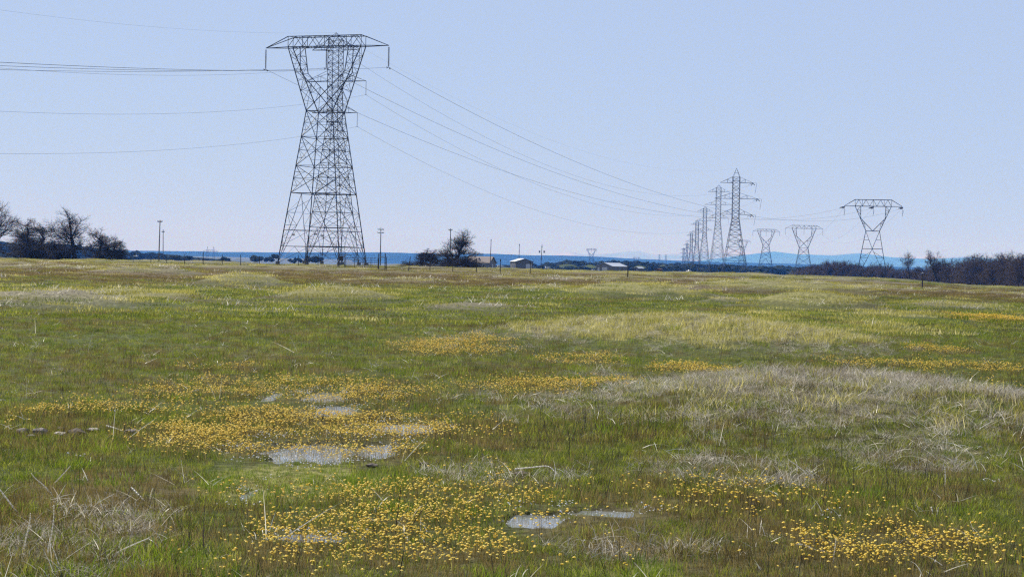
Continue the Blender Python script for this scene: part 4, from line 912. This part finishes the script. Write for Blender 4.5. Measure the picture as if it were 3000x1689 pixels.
pole('plain leaning utility pole beside the house gable', 1439, 701, 600, ((.4, .12),), 3, .12, 780)
pole('plain utility pole rising behind the small metal barn', 1522, 714, 700, ((.6, .15),), 2, .12, 785)
pole('short utility pole with two drum transformers right of the small metal barn', 1588, 716, 700, ((1.2, .2),), 3, .14, 785, extra=.95)
pole('thin short utility pole on the skyline far right', 2454, 775, 640, ((.4, .3),), 0, .07, 818)

# ---------------------------------------------------------------- fence, gate, marker posts
def posts(name, label, L, wires=True, hh=1.3, group=None):
    P_ = [(xat(px, D), D, lean) for px, D, lean in L]; x0, y0, _ = P_[0]; z0 = gz(x0, y0)
    t = thing(name, label, 'fence', (x0, y0, z0)); tops = []
    for x, y, ln in P_:
        z = gz(x, y); a = (x - x0, y - y0, z - z0 - .3); b = (x - x0 + ln, y - y0, z - z0 + hh)
        obj('post', bar_mesh('post', [(a, b, .042, .036)], 5), M['darksteel'], t); tops.append((a, b))
    if wires:
        W = []
        for k in (.35, .6, .85, .98):
            for i in range(len(tops) - 1): W.append((lerp(*tops[i], k), lerp(*tops[i + 1], k), .006, .006))
        obj('wire', bar_mesh('wire', W, 3), M['wire'], t)
    return t
posts('wire_fence', 'wire fence on thin dark posts running from the left oaks to the gate', [(390, 250, 0), (442, 248, 0), (487, 238, 0), (541, 175, 0), (595, 160, 0), (651, 170, 0), (705, 185, 0), (760, 200, 0), (874, 182, 0), (932, 180, 0), (990, 166, 0)])
posts('wire_fence', 'wire fence on thin dark posts running right from the gate past the round oak', [(1132, 160, 0), (1196, 152, .18), (1260, 152, 0), (1327, 152, 0), (1396, 152, 0), (1466, 150, 0), (1554, 175, 0)])
GD_ = 162.; gx = lambda px: xat(px, GD_, 780); gzz = gz(gx(1060), GD_)
t = thing('cattle_gate', 'double tubular steel cattle gate below the tall near pylon, framed by tall posts', 'gate', (gx(1060), GD_, gzz))
ox = gx(1060)
def gate_post(px, h, w_=.045): return ((gx(px) - ox, 0, -.3), (gx(px) - ox, 0, h), w_, w_)
for a, b in ((993, 1010), (1109, 1128)):
    o = obj('brace_post', bar_mesh('brace_post', [gate_post(a, 1.55), gate_post(b, 1.55), ((gx(a) - ox, 0, 1.2), (gx(b) - ox, 0, 1.2), .03, .03), ((gx(a) - ox, 0, .08), (gx(b) - ox, 0, .08), .03, .03)], 6), M['darksteel'], t)
for a, b in ((1013, 1063), (1066, 1107)):
    L = []; xa, xb2 = gx(a) - ox, gx(b) - ox; xm = (xa + xb2) / 2
    for z in (.1, .3, .47, .66, .88, 1.1): L.append(((xa, 0, z), (xb2, 0, z), .022, .022))
    for x in (xa, xm, xb2): L.append(((x, .04, .1), (x, .04, 1.1), .024, .024))
    obj('gate_panel', bar_mesh('gate_panel', L, 6), M['darksteel'], t)
xa = gx(994) - ox; sg = thing('notice_board', 'dark blank square board fixed on the left gate posts', 'notice board', (gx(994), GD_ - .08, gzz + .78), 0)
obj('panel', boxes('panel', [(.03, .40, -.02, .02, 0, .44)]), M['darksteel'], sg); obj('bracket', bar_mesh('bracket', [((.04, .04, .36), (.38, .04, .36), .02, .02), ((.2, .0, -.12), (.2, .03, .05), .02, .02)], 5), M['darksteel'], sg)
for px, top, D, lab in ((1840, 770, 150, 'single thick black marker post standing alone in the middle field'), (2703, 800, 140, 'single marker post with a pale cap standing alone in the right field')):
    a = at(px, top, D); z = gz(a.x, D); t = thing('marker_post', lab, 'marker post', (a.x, D, z)); obj('post', bar_mesh('post', [((0, 0, -.3), (0, 0, a.z - z), .055, .05)], 8), M['darksteel'], t)
    obj('cap', bar_mesh('cap', [((0, 0, a.z - z), (0, 0, a.z - z + .07), .075, .05)], 8), M['darksteel'] if px < 2000 else M['wall_l'], t)
a = at(2513, 806, 400)

# ---------------------------------------------------------------- rocks and big stalks near the camera
def rock(label, px, py, w_, h, mat, seed, nm='rock', cat='rock', group='flat rocks lying in a row in the grass'):
    x, D = gpt(px, py); z = gz(x, D); s = w_ / F * D / 2; r = np.random.default_rng(seed)
    V = IV * (1 + noise(IV[:, 0] * 3 + seed, IV[:, 1] * 3 + IV[:, 2] * 2, 1.1, seed, 2)[:, None] * .9 - .4)
    V = V * [s, s * .8, s * h]; me = mesh_np(nm, V, [IF]); o = obj(nm, me, mat); o.location = (x, D, z + s * h * .3 + .012)
    sb = o.modifiers.new('sub', 'SUBSURF'); sb.levels = sb.render_levels = 1; sb.subdivision_type = 'SIMPLE'; tag(o, label, cat, group)
for i, (px, py, w_, h, m_, lab) in enumerate(((68, 1280, 36, .6, 'rock', 'rounded brown rock at the left end of the row of rocks'), (118, 1280, 42, .6, 'rock', 'largest grey-topped rock, second from the left in the row'), (92, 1290, 26, .4, 'rock', 'low broken rock just below the gap between the first two rocks'),
        (178, 1270, 24, .4, 'rock', 'small dark rock behind the pale speckled one'), (174, 1284, 34, .45, 'rock_p', 'pale speckled rock in the middle of the row'), (224, 1284, 46, .6, 'dung', 'dark purplish clod in the middle of the row, right of the speckled rock'),
        (273, 1274, 36, .35, 'rock_p', 'flat pale cream rock right of the dark clod'), (390, 1282, 38, .4, 'rock', 'flat grey rock lying apart at the right end of the row'))):
    rock(lab, px, py, w_, h, M[m_], 200 + i, 'rock' if m_ != 'dung' else 'earth_clod', 'rock' if m_ != 'dung' else 'clod')
for i, (px, py, w_, lab) in enumerate(((1090, 1380, 34, 'crumbly pale soil clod in the grass above the lower flower drift'), (1240, 1376, 30, 'crumbly brown soil clod right of the pale clod in the middle grass'), (1530, 1404, 44, 'wide dark soil clod above the right side of the flower drift'), (2208, 1500, 20, 'small dark round stone among the sparse yellow flowers'))):
    rock(lab, px, py, w_, .35, M['dung'], 230 + i, 'earth_clod', 'clod', None)
def stalk(label, pts, w_, mat, group, nm='dry_stalk'):
    lo = max(pts, key=lambda p: p[1]); x, D = gpt(lo[0], lo[1]); ref = (x, D, gz(x, D)); P_ = []
    for k, (px, py) in enumerate(pts):
        q = at(px, py, D - .03 * k); P_.append(Vector((q.x - x, q.y - D, q.z - ref[2])))
    # smooth polyline
    Q = []
    for k in range(len(P_) - 1):
        a = P_[max(k - 1, 0)]; b = P_[k]; c = P_[k + 1]; d = P_[min(k + 2, len(P_) - 1)]
        for j in range(5):
            t = j / 5; Q.append(.5 * (2 * b + (c - a) * t + (2 * a - 5 * b + 4 * c - d) * t * t + (-a + 3 * b - 3 * c + d) * t ** 3))
    Q.append(P_[-1]); r = w_ / F * D / 2; n = len(Q) - 1
    o = obj(nm, bar_mesh(nm, [(tuple(Q[i]), tuple(Q[i + 1]), r * (1.1 - .6 * i / n), r * (1.1 - .6 * (i + 1) / n)) for i in range(n)], 5, True), mat); o.location = ref; return tag(o, label, 'stalk', group)
GS = 'big dry stalks in the foreground'
for lab, pts, w_ in (('thick pale stalk slanting down from the left edge', [(69, 1525), (35, 1480), (0, 1433), (-20, 1400)], 5), ('straight pale stalk slanting up to the right in the upper left foreground', [(142, 1433), (175, 1398), (206, 1364)], 4),
        ('tall bent near-vertical white stalk at the lower left', [(135, 1650), (143, 1600), (150, 1570), (157, 1520), (158, 1478)], 5), ('curved upright white stalk left of the tall bent one', [(67, 1632), (75, 1580), (86, 1535), (89, 1502)], 4.5),
        ('long straight stalk lying up to the right near the bottom, right of the bent one', [(292, 1647), (365, 1606), (438, 1574)], 4.5), ('thin stalk leaning down right from the foot of the bent one', [(184, 1689), (165, 1630), (145, 1584)], 3.5),
        ('thin curved stalk slanting up right at the left', [(248, 1503), (290, 1470), (334, 1446)], 3), ('V-shaped broken pale stalk at the left', [(384, 1426), (410, 1452), (435, 1478), (441, 1450), (448, 1429)], 4), ('bent stalk leaning left above the tall bent one', [(158, 1453), (125, 1418), (105, 1402), (91, 1385)], 3.5),
        ('long kinked stalk lying level in the middle right foreground', [(1509, 1373), (1560, 1368), (1605, 1365), (1630, 1385), (1654, 1404)], 4), ('short white stalk leaning left below the dry mound', [(2021, 1427), (2003, 1398), (1986, 1369)], 5), ('pale stalk leaning left below the right of the dry mound', [(2406, 1427), (2385, 1402), (2362, 1375)], 5),
        ('second pale stalk crossing behind the leaning one', [(2397, 1420), (2350, 1375), (2310, 1345)], 3.5), ('upright white stalk alone at the right', [(2765, 1450), (2769, 1405), (2768, 1366)], 4.5), ('curved pale stalk lying among the right-hand flowers', [(2333, 1592), (2360, 1597), (2385, 1608), (2430, 1617), (2461, 1625)], 5),
        ('upright pale stalk by the right-hand flowers', [(2438, 1666), (2444, 1620), (2449, 1576)], 4), ('small V-shaped stalk at the far right foreground', [(2729, 1483), (2738, 1526), (2749, 1485)], 4), ('long thin straw arching toward the flat grey rock', [(312, 1246), (345, 1256), (375, 1268), (392, 1276)], 3.5)):
    stalk(lab, pts, w_ * 1.15, M['stalk'], GS)
for lab, pts, w_ in (('tall thin black twig standing in the lower flower drift', [(1155, 1584), (1165, 1500), (1176, 1419)], 3.2), ('slanting thin black twig beside the tall one', [(1170, 1593), (1215, 1525), (1253, 1470)], 3.), ('short dark twig right of the slanting one', [(1300, 1560), (1270, 1500), (1245, 1455)], 2.5),
        ('dark twig at the bottom edge below the flower drift', [(1168, 1700), (1178, 1640), (1182, 1610)], 3.5), ('thin upright dark twig right of centre below the mound', [(1665, 1350), (1668, 1300), (1664, 1255)], 2.5), ('dark slanting twig at the bottom right of centre', [(2252, 1660), (2262, 1625), (2275, 1592)], 3)):
    stalk(lab, pts, w_, M['bark'], 'thin dark twigs in the foreground', 'dark_twig')
# ---------------------------------------------------------------- light and air
w = bpy.data.worlds.new('World'); SC.world = w; w.use_nodes = True; t = w.node_tree
SUN_AZ = math.radians(-38); SUN_EL = math.radians(44)
sky = t.nodes.new('ShaderNodeTexSky'); sky.sky_type = 'NISHITA'; sky.sun_disc = False; sky.sun_elevation = SUN_EL; sky.sun_rotation = SUN_AZ
sky.air_density = 1.0; sky.dust_density = .1; sky.ozone_density = 2.0; sky.altitude = 100
bg = t.nodes['Background']; bg.inputs['Strength'].default_value = .055; 
mxs = t.nodes.new('ShaderNodeMix'); mxs.data_type = 'RGBA'; mxs.inputs[0].default_value = .82; mxs.inputs[7].default_value = (5.85, 7.2, 10.45, 1)
t.links.new(sky.outputs[0], mxs.inputs[6]); t.links.new(mxs.outputs[2], bg.inputs['Color'])
sd = bpy.data.lights.new('sun', 'SUN'); sd.energy = 4.8; sd.angle = math.radians(.55); sd.color = (1, .95, .87)
so = bpy.data.objects.new('sun', sd); COL.objects.link(so)
dirn = Vector((math.sin(SUN_AZ) * math.cos(SUN_EL), math.cos(SUN_AZ) * math.cos(SUN_EL), math.sin(SUN_EL)))
so.rotation_euler = dirn.to_track_quat('Z', 'Y').to_euler(); so.location = (0, 0, 30)
if True:
    m, t, o = nt('air'); pv = t.nodes.new('ShaderNodeVolumePrincipled')
    pv.inputs['Color'].default_value = (.075, .26, .84, 1); pv.inputs['Absorption Color'].default_value = (.98, .8, .25, 1)
    pv.inputs['Density'].default_value = HAZE; pv.inputs['Anisotropy'].default_value = 0.0
    t.links.new(pv.outputs[0], o.inputs['Volume'])
    v, f = box(-40000, 40000, -3000, 40000, -220, 620)
    hz = tag(obj('haze', mesh_np('haze', v, [f]), m), kind='stuff')
SC.view_settings.view_transform = 'Standard'; SC.view_settings.look = 'None'; SC.view_settings.exposure = EXPO; SC.view_settings.gamma = 1
SC.render.film_transparent = False
cy = SC.cycles; cy.max_bounces = 6; cy.diffuse_bounces = 3; cy.glossy_bounces = 2; cy.transmission_bounces = 3; cy.volume_bounces = 1; cy.transparent_max_bounces = 6
cy.use_denoising = DENOISE; cy.use_adaptive_sampling = False; cy.pixel_filter_type = 'BLACKMAN_HARRIS'; cy.filter_width = 1.3
